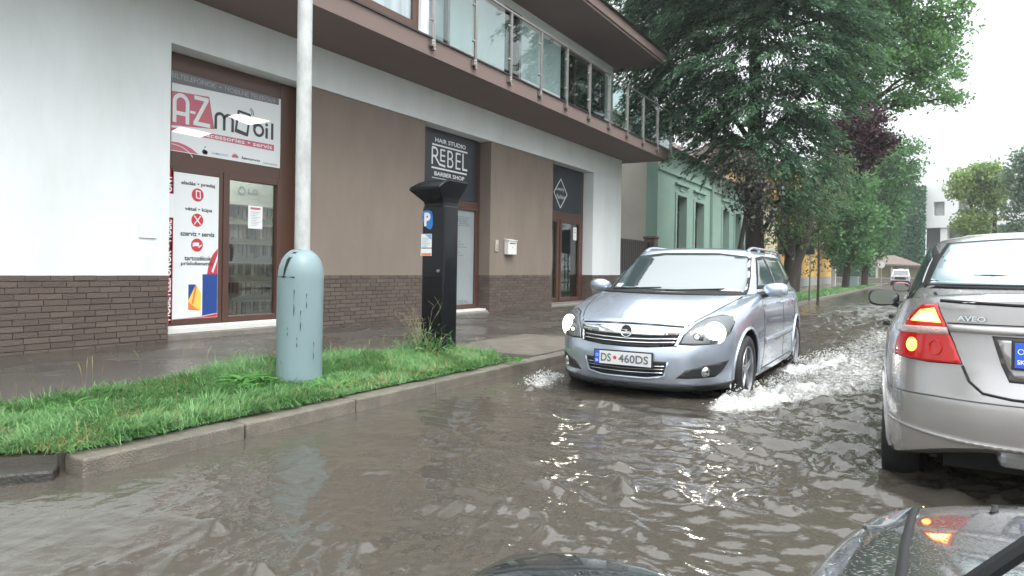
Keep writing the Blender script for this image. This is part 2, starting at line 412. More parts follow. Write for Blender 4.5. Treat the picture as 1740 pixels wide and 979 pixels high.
# ---- flood water
def build_water():
    ys = [0.35]; 
    while ys[-1] < 100: ys.append(ys[-1]+.0085+.0072*ys[-1])
    xs = [-6.2]
    while xs[-1] < 7.3: xs.append(xs[-1]+(.05 if xs[-1] < -4.2 else .017 if xs[-1] < 1.6 else .06))
    xs = np.array(xs); ys = np.array(ys)
    X, Y = np.meshgrid(xs, ys, indexing='ij')
    rg = np.random.default_rng(5)
    def field(n, lmin, lmax, ang, spread, seed, sharp=1.6):
        g = np.random.default_rng(seed); H = np.zeros_like(X)
        px = X + .10*np.sin(1.7*Y+.6*X+seed)+.05*np.sin(4.1*X-2.3*Y); py = Y + .10*np.sin(1.9*X-.8*Y+2*seed)+.05*np.sin(3.7*Y+2.9*X)
        for i in range(n):
            lam = lmin*(lmax/lmin)**g.random(); a = ang+spread*(g.random()*2-1); k = 2*math.pi/lam
            ph = k*(px*math.cos(a)+py*math.sin(a))+g.random()*6.28
            s = (np.sin(ph)+1)/2
            att = np.clip((lam/(2.0*(.0085+.0072*Y))-.6), 0, 1)
            H += (s**sharp-.4)*lam*.032*att
        return H
    def blob(scale, seed, lo, hi):
        g = np.random.default_rng(seed); H = np.zeros_like(X)
        for i in range(10):
            a = g.random()*6.28; k = scale*(.5+g.random()*1.4); H += np.sin(k*(X*math.cos(a)+Y*math.sin(a))+g.random()*6.28)
        return np.clip((H/3.2-lo)/(hi-lo), 0, 1)
    big = field(10, .6, 1.7, .9, .9, 1, 1.4)
    mid = field(24, .2, .75, 1.15, .8, 2, 2.8)
    fine = field(34, .05, .17, 1.2, 1.3, 3, 2.4)
    act = np.clip((X+3.55)/1.9, 0.06, 1)                         # calm next to the kerb
    act *= np.where(Y > 4.5, np.clip((X+3.6)/1.2, .3, 1), 1)
    pat = blob(2.6, 8, -.1, .8); pat2 = blob(5.5, 9, -.05, .9)
    rough = np.clip((X+1.5)/.8, 0, 1)*np.clip((Y-3.2)/2.0, 0, 1)*1.0      # churned lane behind the passing car
    near = np.clip((4.5-Y)/2.5, 0, 1)
    calm = 1-.35*near*np.clip((-.9-X)/.8, 0, 1)
    mn = (mid-mid.mean())/mid[60:360, :200].std(); fnn = (fine-fine.mean())/fine[60:360, :200].std()
    att2 = np.clip(1.4-(.0085+.0072*Y)/.07, 0, 1)
    wide = field(14, .45, 1.1, 1.2, .6, 12, 2.6); wn = (wide-wide.mean())/wide[60:360, :200].std(); c3 = np.clip(wn-1.15, 0, 2)**1.2
    c1 = np.clip(mn-.75, 0, 2.2)**1.25; c2 = np.clip(fnn-.9, 0, 2.2)**1.2
    H = big*(.14+.12*act) + mid*act*.22 + fine*(.05+.25*act) + .042*c3*act**.7*att2*(.35+.65*pat2) + .029*c1*act**.7*(.2+.8*pat)*att2 + .0062*c2*act*(.15+.85*pat2)*att2*(.4+.6*pat) + (mid*.35+fine*1.5)*rough + (mid*1.1+wide*.5)*np.clip((Y-6.5)/6, 0, 1)*np.clip((X+3.3)/1.5, .2, 1)
    # wake crests of the passing car
    def seg(x0, y0, x1, y1, w, h):
        dx, dy = x1-x0, y1-y0; L = math.hypot(dx, dy)
        t = ((X-x0)*dx+(Y-y0)*dy)/L/L; d = ((X-x0)*dy-(Y-y0)*dx)/L
        return h*np.exp(-(d/w)**2)*np.clip(np.minimum((t+.1)*6, (1.25-t)*3), 0, 1)
    nz0 = .55+.45*np.sin(X*31+2*np.sin(Y*17))*np.sin(Y*27+1.7*np.sin(X*19))
    w1 = (seg(-1.46, 5.75, -1.0, 6.75, .08, .10)+seg(-1.2, 6.1, -.55, 7.6, .07, .06))*nz0+seg(-1.38, 5.9, -.35, 8.6, .17, .045)+seg(-1.2, 5.0, .15, 8.2, .3, .03)+seg(-3.1, 5.5, -3.5, 6.6, .12, .05)*nz0+seg(-1.3, 8.6, -.4, 11, .2, .07)*nz0
    H = H + w1*(1+.0*X)
    FO = np.zeros_like(X)
    for a in ((-1.42, 6.1, -.75, 7.2, .16, 1.2), (-1.36, 8.2, -.8, 10.2, .24, 1.1), (-1.45, 5.6, -1.0, 6.4, .14, 1.1), (-3.1, 5.6, -3.35, 6.6, .13, .9), (-1.0, 6.3, -.3, 9.2, .30, .85), (-.8, 7.0, -.5, 16, .75, .8), (-1.3, 4.9, -.6, 5.9, .12, .55)): FO = np.maximum(FO, seg(*a))  # long lane: foam, and white colour standing in for sky glitter farther off
    nzf = field(30, .03, .12, 0, 3.1, 6, 1)
    H += np.clip(FO, 0, 1)*(.012*(rg.random(X.shape)-.3)*(Y < 14)*np.clip(FO, 0, 1))
    Z = H-0.0-H.mean()*.6
    edge = np.clip((X+3.72)/.25, 0, 1); Z = Z*(.25+.75*edge)
    Z = np.clip(Z, -.07, .2)
    n, m = X.shape
    V = np.stack([X, Y, Z], -1).reshape(-1, 3)
    idx = np.arange(n*m).reshape(n, m)
    Fq = np.stack([idx[:-1, :-1], idx[1:, :-1], idx[1:, 1:], idx[:-1, 1:]], -1).reshape(-1, 4)
    mt = bpy.data.materials.new('flood_water'); mt.use_nodes = True; MATS['flood_water'] = mt
    nn = mt.node_tree.nodes; l = mt.node_tree.links; p = nn['Principled BSDF']
    p.inputs['Roughness'].default_value = .05; p.inputs['IOR'].default_value = 1.5; p.inputs['Specular IOR Level'].default_value = .55
    at = nn.new('ShaderNodeAttribute'); at.attribute_name = 'foam'
    tc = nn.new('ShaderNodeTexCoord')
    t1 = nn.new('ShaderNodeTexNoise'); t1.inputs['Scale'].default_value = 1.2; t1.inputs['Detail'].default_value = 6; l.new(tc.outputs['Object'], t1.inputs[0])
    mx = nn.new('ShaderNodeMix'); mx.data_type = 'RGBA'; mx.inputs[6].default_value = (.062, .055, .045, 1); mx.inputs[7].default_value = (.085, .076, .063, 1); l.new(t1.outputs[0], mx.inputs[0])
    t2 = nn.new('ShaderNodeTexNoise'); t2.inputs['Scale'].default_value = 22; t2.inputs['Detail'].default_value = 8; t2.inputs['Roughness'].default_value = .75; l.new(tc.outputs['Object'], t2.inputs[0])
    ad = nn.new('ShaderNodeMath'); ad.operation = 'ADD'; l.new(at.outputs['Fac'], ad.inputs[0]); l.new(t2.outputs[0], ad.inputs[1])
    mr = nn.new('ShaderNodeMapRange'); mr.inputs[1].default_value = .80; mr.inputs[2].default_value = 1.2; l.new(ad.outputs[0], mr.inputs[0])
    m2 = nn.new('ShaderNodeMix'); m2.data_type = 'RGBA'; l.new(mr.outputs[0], m2.inputs[0]); l.new(mx.outputs[2], m2.inputs[6]); m2.inputs[7].default_value = (.62, .63, .62, 1)
    l.new(m2.outputs[2], p.inputs['Base Color'])
    r2 = nn.new('ShaderNodeMath'); r2.operation = 'MULTIPLY_ADD'; r2.inputs[1].default_value = .45; l.new(mr.outputs[0], r2.inputs[0])
    a3 = nn.new('ShaderNodeAttribute'); a3.attribute_name = 'spread'; l.new(a3.outputs['Fac'], r2.inputs[2]); l.new(r2.outputs[0], p.inputs['Roughness'])
    t3 = nn.new('ShaderNodeTexNoise'); t3.inputs['Scale'].default_value = 9; t3.inputs['Detail'].default_value = 4; l.new(tc.outputs['Object'], t3.inputs[0])
    b = nn.new('ShaderNodeBump'); b.inputs['Strength'].default_value = .35; b.inputs['Distance'].default_value = .02; l.new(t3.outputs[0], b.inputs['Height'])
    a2 = nn.new('ShaderNodeAttribute'); a2.attribute_name = 'chop'; l.new(a2.outputs['Fac'], b.inputs['Strength']); b.inputs['Distance'].default_value = .05
    l.new(b.outputs[0], p.inputs['Normal'])
    o = npmesh('water', V, Fq, 'flood_water', smooth=True)
    fa = o.data.attributes.new('foam', 'FLOAT', 'POINT'); fa.data.foreach_set('value', np.clip(FO*.55, 0, .6).astype(np.float32).ravel())
    ch = np.clip(.14+rough*.25+np.clip((Y-6)/12, 0, .35), 0, 1); fb = o.data.attributes.new('chop', 'FLOAT', 'POINT'); fb.data.foreach_set('value', ch.astype(np.float32).ravel())
    fc = o.data.attributes.new('spread', 'FLOAT', 'POINT'); fc.data.foreach_set('value', (.045+.10*np.clip((Y-9)/20, 0, 1)).astype(np.float32).ravel())     # ripples too small to model, farther off
    tag(o, kind='structure')
build_water()

# ================================================================ THE SHOP BUILDING
bld = empty('shop_building', (-8.4, 0, 0), 0, 'white and brown two-storey building with ground floor shops, brick plinth and glass balcony', 'building')
bld.matrix_world = Matrix.Translation((-8.4, 0, 0))
_p = MB.build
def part(mb, name, mats, root, **k):     # geometry given in world coordinates, parented to a root
    o = mb.build(name, mats, root, **k)
    loc = root.location
    o.data.transform(Matrix.Translation(-Vector(loc)))
    return o
Y0, YE = -5, 20.75
D1, D2, D3 = (5.4, 7.75), (10.71, 13.1), (16.1, 18.6)
# white frontage: left wall, beam over the shops, end pier
mb = MB()
wall_open(mb, Y0, D1[0], .95, 4.6, [], -8.4, .5)
wall_open(mb, D1[0], YE, 3.95, 4.6, [], -8.4, .5)
wall_open(mb, D3[1], YE, .95, 3.95, [], -8.4, .5)
mb.box(-14, -8.9, YE-.3, YE, -.1, 4.6)
part(mb, 'wall', 'white_plaster', bld)
for a, b in ((D1[1], D2[0]), (D2[1], D3[0])):
    mb = MB(); wall_open(mb, a, b, .95, 3.95, [], -8.432, .46); part(mb, 'brown_wall', 'brown_plaster', bld)
# brick plinth with real bricks
def bricks(a, b, xf, z0=.06, z1=.955, flank0=False, flank1=False):
    core = MB(); mb = MB(); core.box(xf-.5, xf, a+.001, b-.001, -.1, z1-.012); part(core, 'plinth_core', 'mortar', bld)
    rows = 13; h = (z1-z0)/rows
    for r in range(rows):
        y = a-(.125 if r % 2 else 0)-rnd.uniform(0, .03)
        while y < b:
            L = .25+rnd.uniform(-.012, .012)
            y0 = max(y+.005, a); y1 = min(y+L-.005, b)
            if y1-y0 > .02:
                d = rnd.uniform(.006, .015); z = z0+r*h+rnd.uniform(-.002, .002)
                mb.box(xf-.01, xf+d, y0, y1, z+.005, z+h-.005)
            y += L
        for fl, yy, s in ((flank0, a, -1), (flank1, b, 1)):
            if fl:
                for q in range(2):
                    x0 = xf-.25*(q+1)+(.1 if r % 2 else 0); x1 = min(x0+.24, xf+.01); x0 = max(x0, xf-.4)
                    mb.box(x0, x1, min(yy, yy+s*.01), max(yy, yy+s*.01), z0+r*h+.005, z0+(r+1)*h-.005)
    part(mb, 'brick_plinth', 'brick', bld)
bricks(Y0, D1[0], -8.40)
bricks(D1[1], D2[0], -8.425, flank1=True)
bricks(D2[1], D3[0], -8.425, flank0=True, flank1=True)
bricks(D3[1], YE, -8.405, flank0=True)
# service panel on left wall
mb = MB(); mb.box(-8.4, -8.382, 5.0, 5.22, 1.42, 1.605); part(mb, 'wall_panel', 'white_plaster', bld, bevel=.003)
# interior rooms
mb = MB()
mb.box(-13.1, -13, 5, YE-.3, 0, 3.95); mb.box(-13, -8.9, 4.9, 5.0, 0, 3.95)
mb.box(-13, -8.9, 10.0, 10.1, 0, 3.95); mb.box(-13, -8.9, 14.5, 14.6, 0, 3.95)
mb.box(-13, -8.9, 5, YE-.3, 3.96, 4.05); mb.box(-13, -8.45, 5, YE-.3, .0, .16)
part(mb, 'interior', 'room_grey', bld)
# slabs, soffits, upper floor
mb = MB(); mb.box(-14, -7.1, Y0, 21.4, 4.602, 4.885); slab = part(mb, 'balcony_slab', 'mauve_render', bld)
mb = MB(); mb.box(-8.6, -7.07, Y0, 21.43, 4.888, 4.915); part(mb, 'flashing', 'dark_flashing', bld)
mb = MB()
wall_open(mb, Y0, 9.15, 4.915, 7.5, [(7.38, 8.95, 4.96, 7.1), (1.5, 4, 4.96, 7.1)], -7.16, .35)
mb.box(-8.6, -7.51, 8.8, 9.15, 4.916, 7.5)
wall_open(mb, 9.15, 20.4, 4.915, 7.5, [(9.6, 11.7, 4.95, 7.15), (13.86, 14.65, 4.95, 7.3), (16.75, 19.9, 4.95, 7.2)], -8.6, .3)
mb.box(-14, -8.9, 20.1, 20.4, 4.915, 7.5); 
part(mb, 'upper_wall', 'white_plaster', bld)
mb = MB(); mb.box(-12.6, -12.5, Y0, 20.1, 4.93, 7.49); mb.box(-12.4, -9, Y0, 20, 4.915, 4.94); part(mb, 'upper_interior', 'room_grey', bld)
def window_frame(root, x, y0, y1, z0, z1, muls=(), rails=(), w=.09, d=.08, glass='dark_glass', name='window', fm='brown_frame'):
    mb = MB()
    mb.box(x-d, x, y0, y0+w, z0, z1); mb.box(x-d, x, y1-w, y1, z0, z1); mb.box(x-d, x, y0+w, y1-w, z0, z0+w); mb.box(x-d, x, y0+w, y1-w, z1-w, z1)
    for m in muls: mb.box(x-d+.002, x-.002, m-w*.6, m+w*.6, z0+w, z1-w)
    for r in rails: mb.box(x-d+.004, x-.004, y0+w, y1-w, r-w/2, r+w/2)
    f = part(mb, name, fm, root, bevel=.006)
    g = MB(); g.box(x-d*.6-.008, x-d*.6, y0+w*.5, y1-w*.5, z0+w*.5, z1-w*.5)
    o = g.build('pane', glass, f); o.data.transform(Matrix.Translation(-Vector(root.location)))
    return f
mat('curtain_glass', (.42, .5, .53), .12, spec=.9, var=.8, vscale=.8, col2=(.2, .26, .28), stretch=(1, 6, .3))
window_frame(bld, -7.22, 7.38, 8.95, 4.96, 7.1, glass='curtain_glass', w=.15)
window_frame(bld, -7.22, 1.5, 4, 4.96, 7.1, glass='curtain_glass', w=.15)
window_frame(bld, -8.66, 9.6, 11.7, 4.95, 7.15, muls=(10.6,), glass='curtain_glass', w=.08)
window_frame(bld, -8.66, 13.86, 14.65, 4.95, 7.3, w=.09)
window_frame(bld, -8.66, 16.75, 19.9, 4.95, 7.2, muls=(17.8, 18.85), w=.1)
# roof slab with wide eave
mb = MB(); mb.box(-14.6, -7.12, Y0, 21.0, 7.5, 7.56); part(mb, 'soffit', 'mauve_render', bld)
mb = MB(); mb.box(-14.7, -7.08, Y0, 21.1, 7.563, 7.83); part(mb, 'eave_fascia', 'mauve_render', bld, bevel=.01)
mb = MB(); mb.add([(-7.0, Y0, 7.834), (-7.0, 21.2, 7.834), (-11, 18, 9.4), (-11, Y0, 9.4), (-15, 21.2, 7.834), (-15, Y0, 7.834)], [(0, 1, 2, 3), (3, 2, 4, 5), (1, 4, 2)])
rf = part(mb, 'roof', 'roof_tile', bld)
mb = MB(); mb.box(-7.08, -7.03, Y0, 21.15, 7.80, 7.85); o = part(mb, 'gutter', 'dark_flashing', bld)
# balcony rail
posts = [9.16+1.236*i for i in range(11)]
for y in posts:
    mb = MB(); mb.box(-7.085, -7.045, y-.028, y-.006, 4.70, 6.12); mb.box(-7.085, -7.045, y+.006, y+.028, 4.70, 6.12)
    mb.box(-7.1, -7.02, y-.10, y-.03, 4.745, 4.85); mb.box(-7.095, -7.035, y-.03, y+.03, 4.70, 4.73)
    for z in (4.775, 4.82): mb.lathe([(.012, 0), (.012, .02), (.006, .025)], 8, Matrix.Translation((-7.02, y-.065, z)) @ Matrix.Rotation(R(90), 4, 'Y'))
    for z in (5.2, 5.85):
        for s in (-1, 1): mb.lathe([(.022, -.02), (.026, 0), (.022, .02)], 10, Matrix.Translation((-7.08, y+s*.05, z)) @ Matrix.Rotation(R(90), 4, 'Y'))
    part(mb, 'railing_post', 'steel', bld, bevel=.002)
for i in range(10):
    mb = MB(); mb.box(-7.088, -7.078, posts[i]+.045, posts[i+1]-.045, 4.97, 6.04); part(mb, 'glass_panel', 'clear_glass', bld)
mb = MB(); mb.tube([(-7.065, 9.0, 6.13), (-7.065, 21.58, 6.13)], .024, 10); mb.tube([(-7.065, 21.56, 6.13), (-8.6, 21.56, 6.13)], .024, 10); part(mb, 'handrail', 'steel', bld, smooth=True)
mb = MB(); mb.box(-8.3, -7.15, 21.5, 21.51, 4.97, 6.04); part(mb, 'glass_panel', 'clear_glass', bld)
mb = MB(); mb.box(-7.9, -7.45, 10.0, 12.6, 4.916, 5.12); o = part(mb, 'balcony_trough', 'gate_brown', bld, bevel=.01)
mb = MB(); mb.lathe([(.0, .0), (.05, .0), (.06, .06), (.02, .12), (0, .12)], 12, Matrix.Translation((-8.5, 15.9, 7.0)) @ Matrix.Rotation(R(90), 4, 'Y')); part(mb, 'wall_lamp', 'steel', bld, smooth=True)

# ---- shop fronts (frames in the recesses, frame face x = -8.72)
XF = -8.72
def frame_part(boxes, name='shopfront_frame'):
    mb = MB()
    for b in boxes: mb.box(*b)
    return part(mb, name, 'brown_frame', bld, bevel=.008)
# door 1
fr1 = frame_part([(-8.83, -8.72, 5.4, 5.62, .24, 3.95), (-8.83, -8.72, 7.44, 7.75, .24, 3.95), (-8.82, -8.725, 5.62, 7.44, 3.7, 3.95), (-8.82, -8.722, 5.62, 7.44, 2.4, 2.62),
                  (-8.82, -8.722, 5.62, 7.44, .245, .30)])
for a, b in ((5.6, 6.42), (6.42, 7.46)):
    w0 = .05 if a < 6 else .11; mbd = MB()
    mbd.box(-8.8, -8.70, a+.005, a+w0, .27, 2.43); mbd.box(-8.8, -8.70, b-.075, b-.005, .27, 2.43)
    mbd.box(-8.8, -8.703, a+w0, b-.075, 2.34, 2.43); mbd.box(-8.8, -8.703, a+w0, b-.075, .27, .35)
    dr = part(mbd, 'door', 'brown_frame', bld, bevel=.008)
    if a > 6:
        g = MB(); g.box(-8.765, -8.757, a+w0-.01, b-.07, .33, 2.36); o = g.build('pane', 'shop_glass', dr); o.data.transform(Matrix.Translation(-bld.location))
        g = MB(); g.tube([(-8.70, 6.56, 1.2), (-8.66, 6.56, 1.2), (-8.66, 6.56, 1.35), (-8.70, 6.56, 1.35)], .009, 8); g.box(-8.705, -8.69, 6.54, 6.58, 1.15, 1.4); o = g.build('door_handle', 'dark_plastic', dr); o.data.transform(Matrix.Translation(-bld.location))
mb = MB(); mb.box(-8.9, -8.56, 5.41, 7.74, .17, .24); mb.box(-8.9, -8.62, 5.41, 7.74, .24, .262); part(mb, 'threshold', 'threshold_white', bld, bevel=.005)
for a_, b_, c_ in ((5.4, 7.75, .168), (10.71, 13.1, .13), (16.1, 18.6, .13)): mb = MB(); mb.box(-8.9, -8.41, a_+.002, b_-.002, -.1, c_); part(mb, 'step', 'concrete', bld)
# door 2
frame_part([(-8.83, -8.72, 10.71, 10.9, .2, 3.95), (-8.83, -8.72, 12.98, 13.1, .2, 3.95), (-8.82, -8.722, 10.9, 12.98, 2.43, 2.58), (-8.82, -8.722, 10.9, 12.98, .135, .22), (-8.82, -8.725, 11.86, 11.98, .2, 2.43)])
for a, b in ((10.9, 11.86), (11.98, 12.98)):
    mbd = MB(); mbd.box(-8.8, -8.70, a+.004, a+.085, .22, 2.43); mbd.box(-8.8, -8.70, b-.065, b-.004, .22, 2.43); mbd.box(-8.8, -8.703, a+.085, b-.065, 2.37, 2.43); mbd.box(-8.8, -8.703, a+.085, b-.065, .22, .30)
    dr = part(mbd, 'door', 'brown_frame', bld, bevel=.006)
    g = MB(); g.box(-8.765, -8.745, a+.08, b-.06, .28, 2.385); o = g.build('pane', 'frosted', dr); o.data.transform(Matrix.Translation(-bld.location))
mb = MB(); mb.box(-8.9, -8.5, 10.72, 13.09, .131, .2); part(mb, 'threshold', 'threshold_white', bld, bevel=.005)
# door 3
frame_part([(-8.83, -8.72, 16.1, 16.4, .2, 3.95), (-8.83, -8.72, 18.42, 18.6, .2, 3.95), (-8.82, -8.722, 16.4, 18.42, 2.5, 2.7), (-8.82, -8.722, 16.4, 18.42, .135, .22), (-8.82, -8.725, 17.0, 17.1, .2, 2.5)])
for a, b in ((16.4, 17.0), (17.1, 18.42)):
    mbd = MB(); mbd.box(-8.8, -8.70, a+.004, a+.1, .22, 2.5); mbd.box(-8.8, -8.70, b-.1, b-.004, .22, 2.5); mbd.box(-8.8, -8.703, a+.1, b-.1, 2.4, 2.5); mbd.box(-8.8, -8.703, a+.1, b-.1, .22, .32)
    dr = part(mbd, 'door', 'brown_frame', bld, bevel=.006)
    g = MB(); g.box(-8.765, -8.757, a+.09, b-.09, .3, 2.42); o = g.build('pane', 'shop_glass', dr); o.data.transform(Matrix.Translation(-bld.location))
    if a > 17:
        g = MB(); g.tube([(-8.70, 17.24, 1.2), (-8.66, 17.24, 1.2), (-8.66, 17.24, 1.36), (-8.70, 17.24, 1.36)], .01, 8); o = g.build('door_handle', 'steel', dr); o.data.transform(Matrix.Translation(-bld.location))
mb = MB(); mb.box(-8.9, -8.5, 16.11, 18.59, .131, .2); part(mb, 'threshold', 'concrete', bld, bevel=.005)

# ---- AZ mobil sign
def sign(name, label, y, x, cat='sign', group=None):
    e = empty(name, (x, y, 0), 0, label, cat, group); return e
sg = sign('shop_sign', 'wide white window sign reading A-Z mobil above the phone shop door', 6.5, -8.71)
M = MX(-8.718)
mb = MB(); mb.box(-8.8, -8.719, 5.62, 7.44, 2.62, 3.70); part(mb, 'board', 'sign_white', sg)
mb = MB(); sheet(mb, [(5.62, 3.53), (7.4, 3.60), (7.4, 3.70), (5.62, 3.70)], M, .001); part(mb, 'top_band', 'band_grey', sg)
mb = MB(); text(mb, 'MOBILTELEFONOK  •  MOBILNE TELEFONY', 5.45, 7.34, 3.60, 3.67, M, .01); part(mb, 'band_lettering', 'text_grey', sg)
mb = MB(); sheet(mb, [(5.62, 3.42), (6.18, 3.46), (6.27, 3.02), (5.62, 2.96)], M, .0012); sheet(mb, [(6.05, 2.875), (6.1, 2.95), (7.32, 2.965), (7.32, 2.87)], M, .0012)
sheet(mb, [(5.62, 2.93), (6.02, 2.95), (6.0, 2.92), (5.62, 2.88)], M, .0012)
sheet(mb, [(5.62, 2.74), (5.72, 2.745), (5.82, 2.725), (5.92, 2.69), (6.02, 2.63), (5.62, 2.63)], M, .0011); part(mb, 'red_field', 'red_pink', sg)
mb = MB()
bars = [((5.66, 3.01), (5.66, 3.3)), ((5.85, 3.01), (5.85, 3.3)), ((5.66, 3.14), (5.85, 3.14)), ((5.89, 3.19), (5.97, 3.19)), ((5.95, 3.405), (6.17, 3.405)), ((6.14, 3.39), (5.97, 3.06)), ((5.94, 3.05), (6.2, 3.05))]
for a, b in bars: bar(mb, a, b, .055 if a != (5.89, 3.19) else .035, M, .0022)
ring(mb, 5.755, 3.29, .095, .055, M, z=.0022, a0=0, a1=180, sx=1)
text(mb, 'acessories • servis', 6.14, 7.28, 2.89, 2.95, M, .01); 
ring(mb, 5.62, 2.5, .21, .008, M, z=.0022, a0=20, a1=90, sx=1.6); part(mb, 'white_lettering', 'sign_white', sg)
mb = MB()
ring(mb, 6.36, 3.19, .07, .042, M, a0=0, a1=180, z=.002); ring(mb, 6.50, 3.19, .07, .042, M, a0=0, a1=180, z=.002)
for x in (6.29, 6.43, 6.57): bar(mb, (x, 3.03), (x, 3.2), .042, M, .0021)
for a, b in (((6.67, 3.36), (6.87, 3.34)), ((6.87, 3.35), (6.82, 3.02)), ((6.83, 3.03), (6.61, 3.06)), ((6.62, 3.05), (6.67, 3.37))): bar(mb, a, b, .035, M, .002)
sheet(mb, [(6.615, 3.04), (6.83, 3.01), (6.84, 3.06), (6.62, 3.1)], M, .0018)
ring(mb, 7.03, 3.14, .08, .042, M, z=.002); bar(mb, (6.95, 3.12), (6.95, 3.3), .042, M, .0021)
bar(mb, (7.175, 3.04), (7.175, 3.2), .045, M, .002); disc(mb, 7.175, 3.25, .026, M, z=.002); bar(mb, (7.28, 3.04), (7.28, 3.29), .045, M, .002)
ring(mb, 6.84, 3.36, .06, .012, M, a0=-10, a1=70, z=.002); ring(mb, 6.84, 3.36, .09, .012, M, a0=-10, a1=70, z=.002)
text(mb, 'lenovo', 6.73, 7.06, 2.665, 2.705, M, .03, slant=.2); text(mb, 'NOKIA', 7.13, 7.39, 2.65, 2.675, M, .0)
disc(mb, 6.115, 2.675, .034, M, z=.002); disc(mb, 6.14, 2.672, .03, M, z=.002); ring(mb, 6.14, 2.73, .02, .01, M, a0=90, a1=180, z=.002); part(mb, 'dark_lettering', 'text_black', sg)
mb = MB(); text(mb, 'SAMSUNG', 6.23, 6.5, 2.665, 2.695, M, .01); part(mb, 'blue_lettering', 'text_blue', sg)
mb = MB()
for k in range(8):
    q = R(20+20*k); c = Vector((6.62, 2.66)); d = Vector((math.cos(q), math.sin(q))); nn_ = Vector((-d.y, d.x))
    sheet(mb, [tuple(c+d*.01), tuple(c+d*.045+nn_*.009), tuple(c+d*.075), tuple(c+d*.045-nn_*.009)], M, .002)
part(mb, 'petal_logo', 'red_pink', sg)
mb = MB(); sheet(mb, [(6.49, 3.245), (6.65, 3.31), (7.24, 3.32), (6.86, 3.19)], M, .0035); sheet(mb, [(5.62, 2.875), (5.74, 2.955), (6.22, 2.95), (6.05, 2.87)], M, .0035)  # glowing sheets on the sign imitate ceiling lights showing through it
part(mb, 'ceiling_glow', 'ceiling_glow', sg)

# ---- poster on the left leaf
sg = sign('poster', 'tall white poster with round red icons on the left door leaf of the phone shop', 6.0, -8.70)
M = MX(-8.699)
mb = MB(); mb.box(-8.76, -8.70, 5.655, 6.345, .35, 2.34); part(mb, 'board', 'sign_white', sg)
mb = MB()
for t, a, b, z in (('eladás • predaj', 5.76, 6.28, 2.17), ('vétel • kúpa', 5.82, 6.24, 1.82), ('szerviz • servis', 5.76, 6.28, 1.485), ('tartozékok', 5.82, 6.24, 1.15), ('príslušenstvo', 5.77, 6.27, 1.07)): text(mb, t, a, b, z, z+.065, M, .025)
part(mb, 'lettering', 'text_black', sg)
mb = MB()
for z in (2.06, 1.71, 1.365): disc(mb, 6.01, z, .092, M, z=.001, n=24)
sheet(mb, [(6.17, .95), (6.2, 1.12), (6.26, 1.24), (6.34, 1.33), (6.34, .95)], M, .001); sheet(mb, [(5.66, .355), (6.34, .355), (6.34, .40), (6.1, .37)], M, .001); part(mb, 'red_mark', 'red_sign', sg)
mb = MB()
for a, b in (((5.985, 2.12), (6.045, 2.11)), ((6.045, 2.115), (6.05, 2.01)), ((6.05, 2.01), (5.99, 2.02)), ((5.99, 2.02), (5.985, 2.12)), ((5.96, 1.77), (6.06, 1.65)), ((6.06, 1.77), (5.96, 1.65)), ((5.95, 1.38), (6.03, 1.38)), ((5.95, 1.39), (5.95, 1.34)), ((6.03, 1.33), (6.08, 1.37))): bar(mb, a, b, .016, M, .003)
sheet(mb, [(5.955, 1.35), (6.04, 1.35), (6.04, 1.40), (5.955, 1.40)], M, .0028); sheet(mb, [(6.24, 1.0), (6.34, 1.25), (6.34, 1.18), (6.27, .98)], M, .0022); part(mb, 'white_mark', 'sign_white', sg)
mb = MB(); sheet(mb, [(6.1, .96), (6.34, .96), (6.34, .41), (6.1, .38)], M, .002); part(mb, 'tablet_print', 'blue_deep', sg)
mb = MB(); mb.box(-8.699, -8.695, 5.86, 6.1, .40, .88); part(mb, 'phone_print', 'paper', sg)
mb = MB(); M2 = MX(-8.6945); sheet(mb, [(5.885, .47), (6.08, .45), (6.08, .7), (6.0, .82), (5.885, .6)], M2, .0); part(mb, 'screen_warm', 'yellow_print', sg)
mb = MB(); sheet(mb, [(5.885, .6), (6.0, .82), (5.885, .82)], M2, .0005); part(mb, 'screen_blue', 'blue_deep', sg)
mb = MB(); sheet(mb, [(5.885, .47), (6.06, .455), (5.95, .53), (5.885, .58)], M2, .001); bar(mb, (5.95, .55), (6.0, .8), .03, M2, .001); part(mb, 'screen_red', 'orange', sg)
# ---- side strip
sg = sign('strip_sign', 'narrow red vertical strip reading MOBILTELEFONOK beside the phone shop poster', 5.6, -8.70)
M = MX(-8.698)
mb = MB(); mb.box(-8.715, -8.70, 5.50, 5.652, .30, 2.37); part(mb, 'board', 'red_sign', sg)
mb = MB(); text(mb, 'MOBILTELEFONOK', 5.525, 5.63, .34, 1.28, M, .02, rot=True); text(mb, 'MOBIL', 5.525, 5.63, 1.40, 1.69, M, .02, rot=True); text(mb, 'ONY', 5.525, 5.63, 2.06, 2.29, M, .02, rot=True); disc(mb, 5.58, 1.335, .02, M, z=.0015)
part(mb, 'lettering', 'text_white', sg)
mb = MB(); mb.box(-8.699, -8.694, 5.505, 5.655, 1.72, 2.04); part(mb, 'blank_patch', 'paper', sg)
# ---- notice on the glass
sg = sign('notice', 'white paper notice taped to the glass of the phone shop door', 7.0, -8.755, 'notice')
mb = MB(); mb.box(-8.756, -8.753, 6.89, 7.15, 1.65, 1.995); part(mb, 'sheet', 'paper', sg)
mb = MB(); M = MX(-8.7525); text(mb, 'NYITVA', 6.93, 7.11, 1.91, 1.955, M, .02) if False else None
for k in range(9): bar(mb, (6.93+.02*(k % 2), 1.9-.025*k), (7.1-.03*((k*7) % 3), 1.9-.025*k), .006, M)
part(mb, 'print_lines', 'text_grey', sg)
mb = MB(); bar(mb, (6.93, 1.955), (7.11, 1.955), .03, M); part(mb, 'heading', 'red_pink', sg)
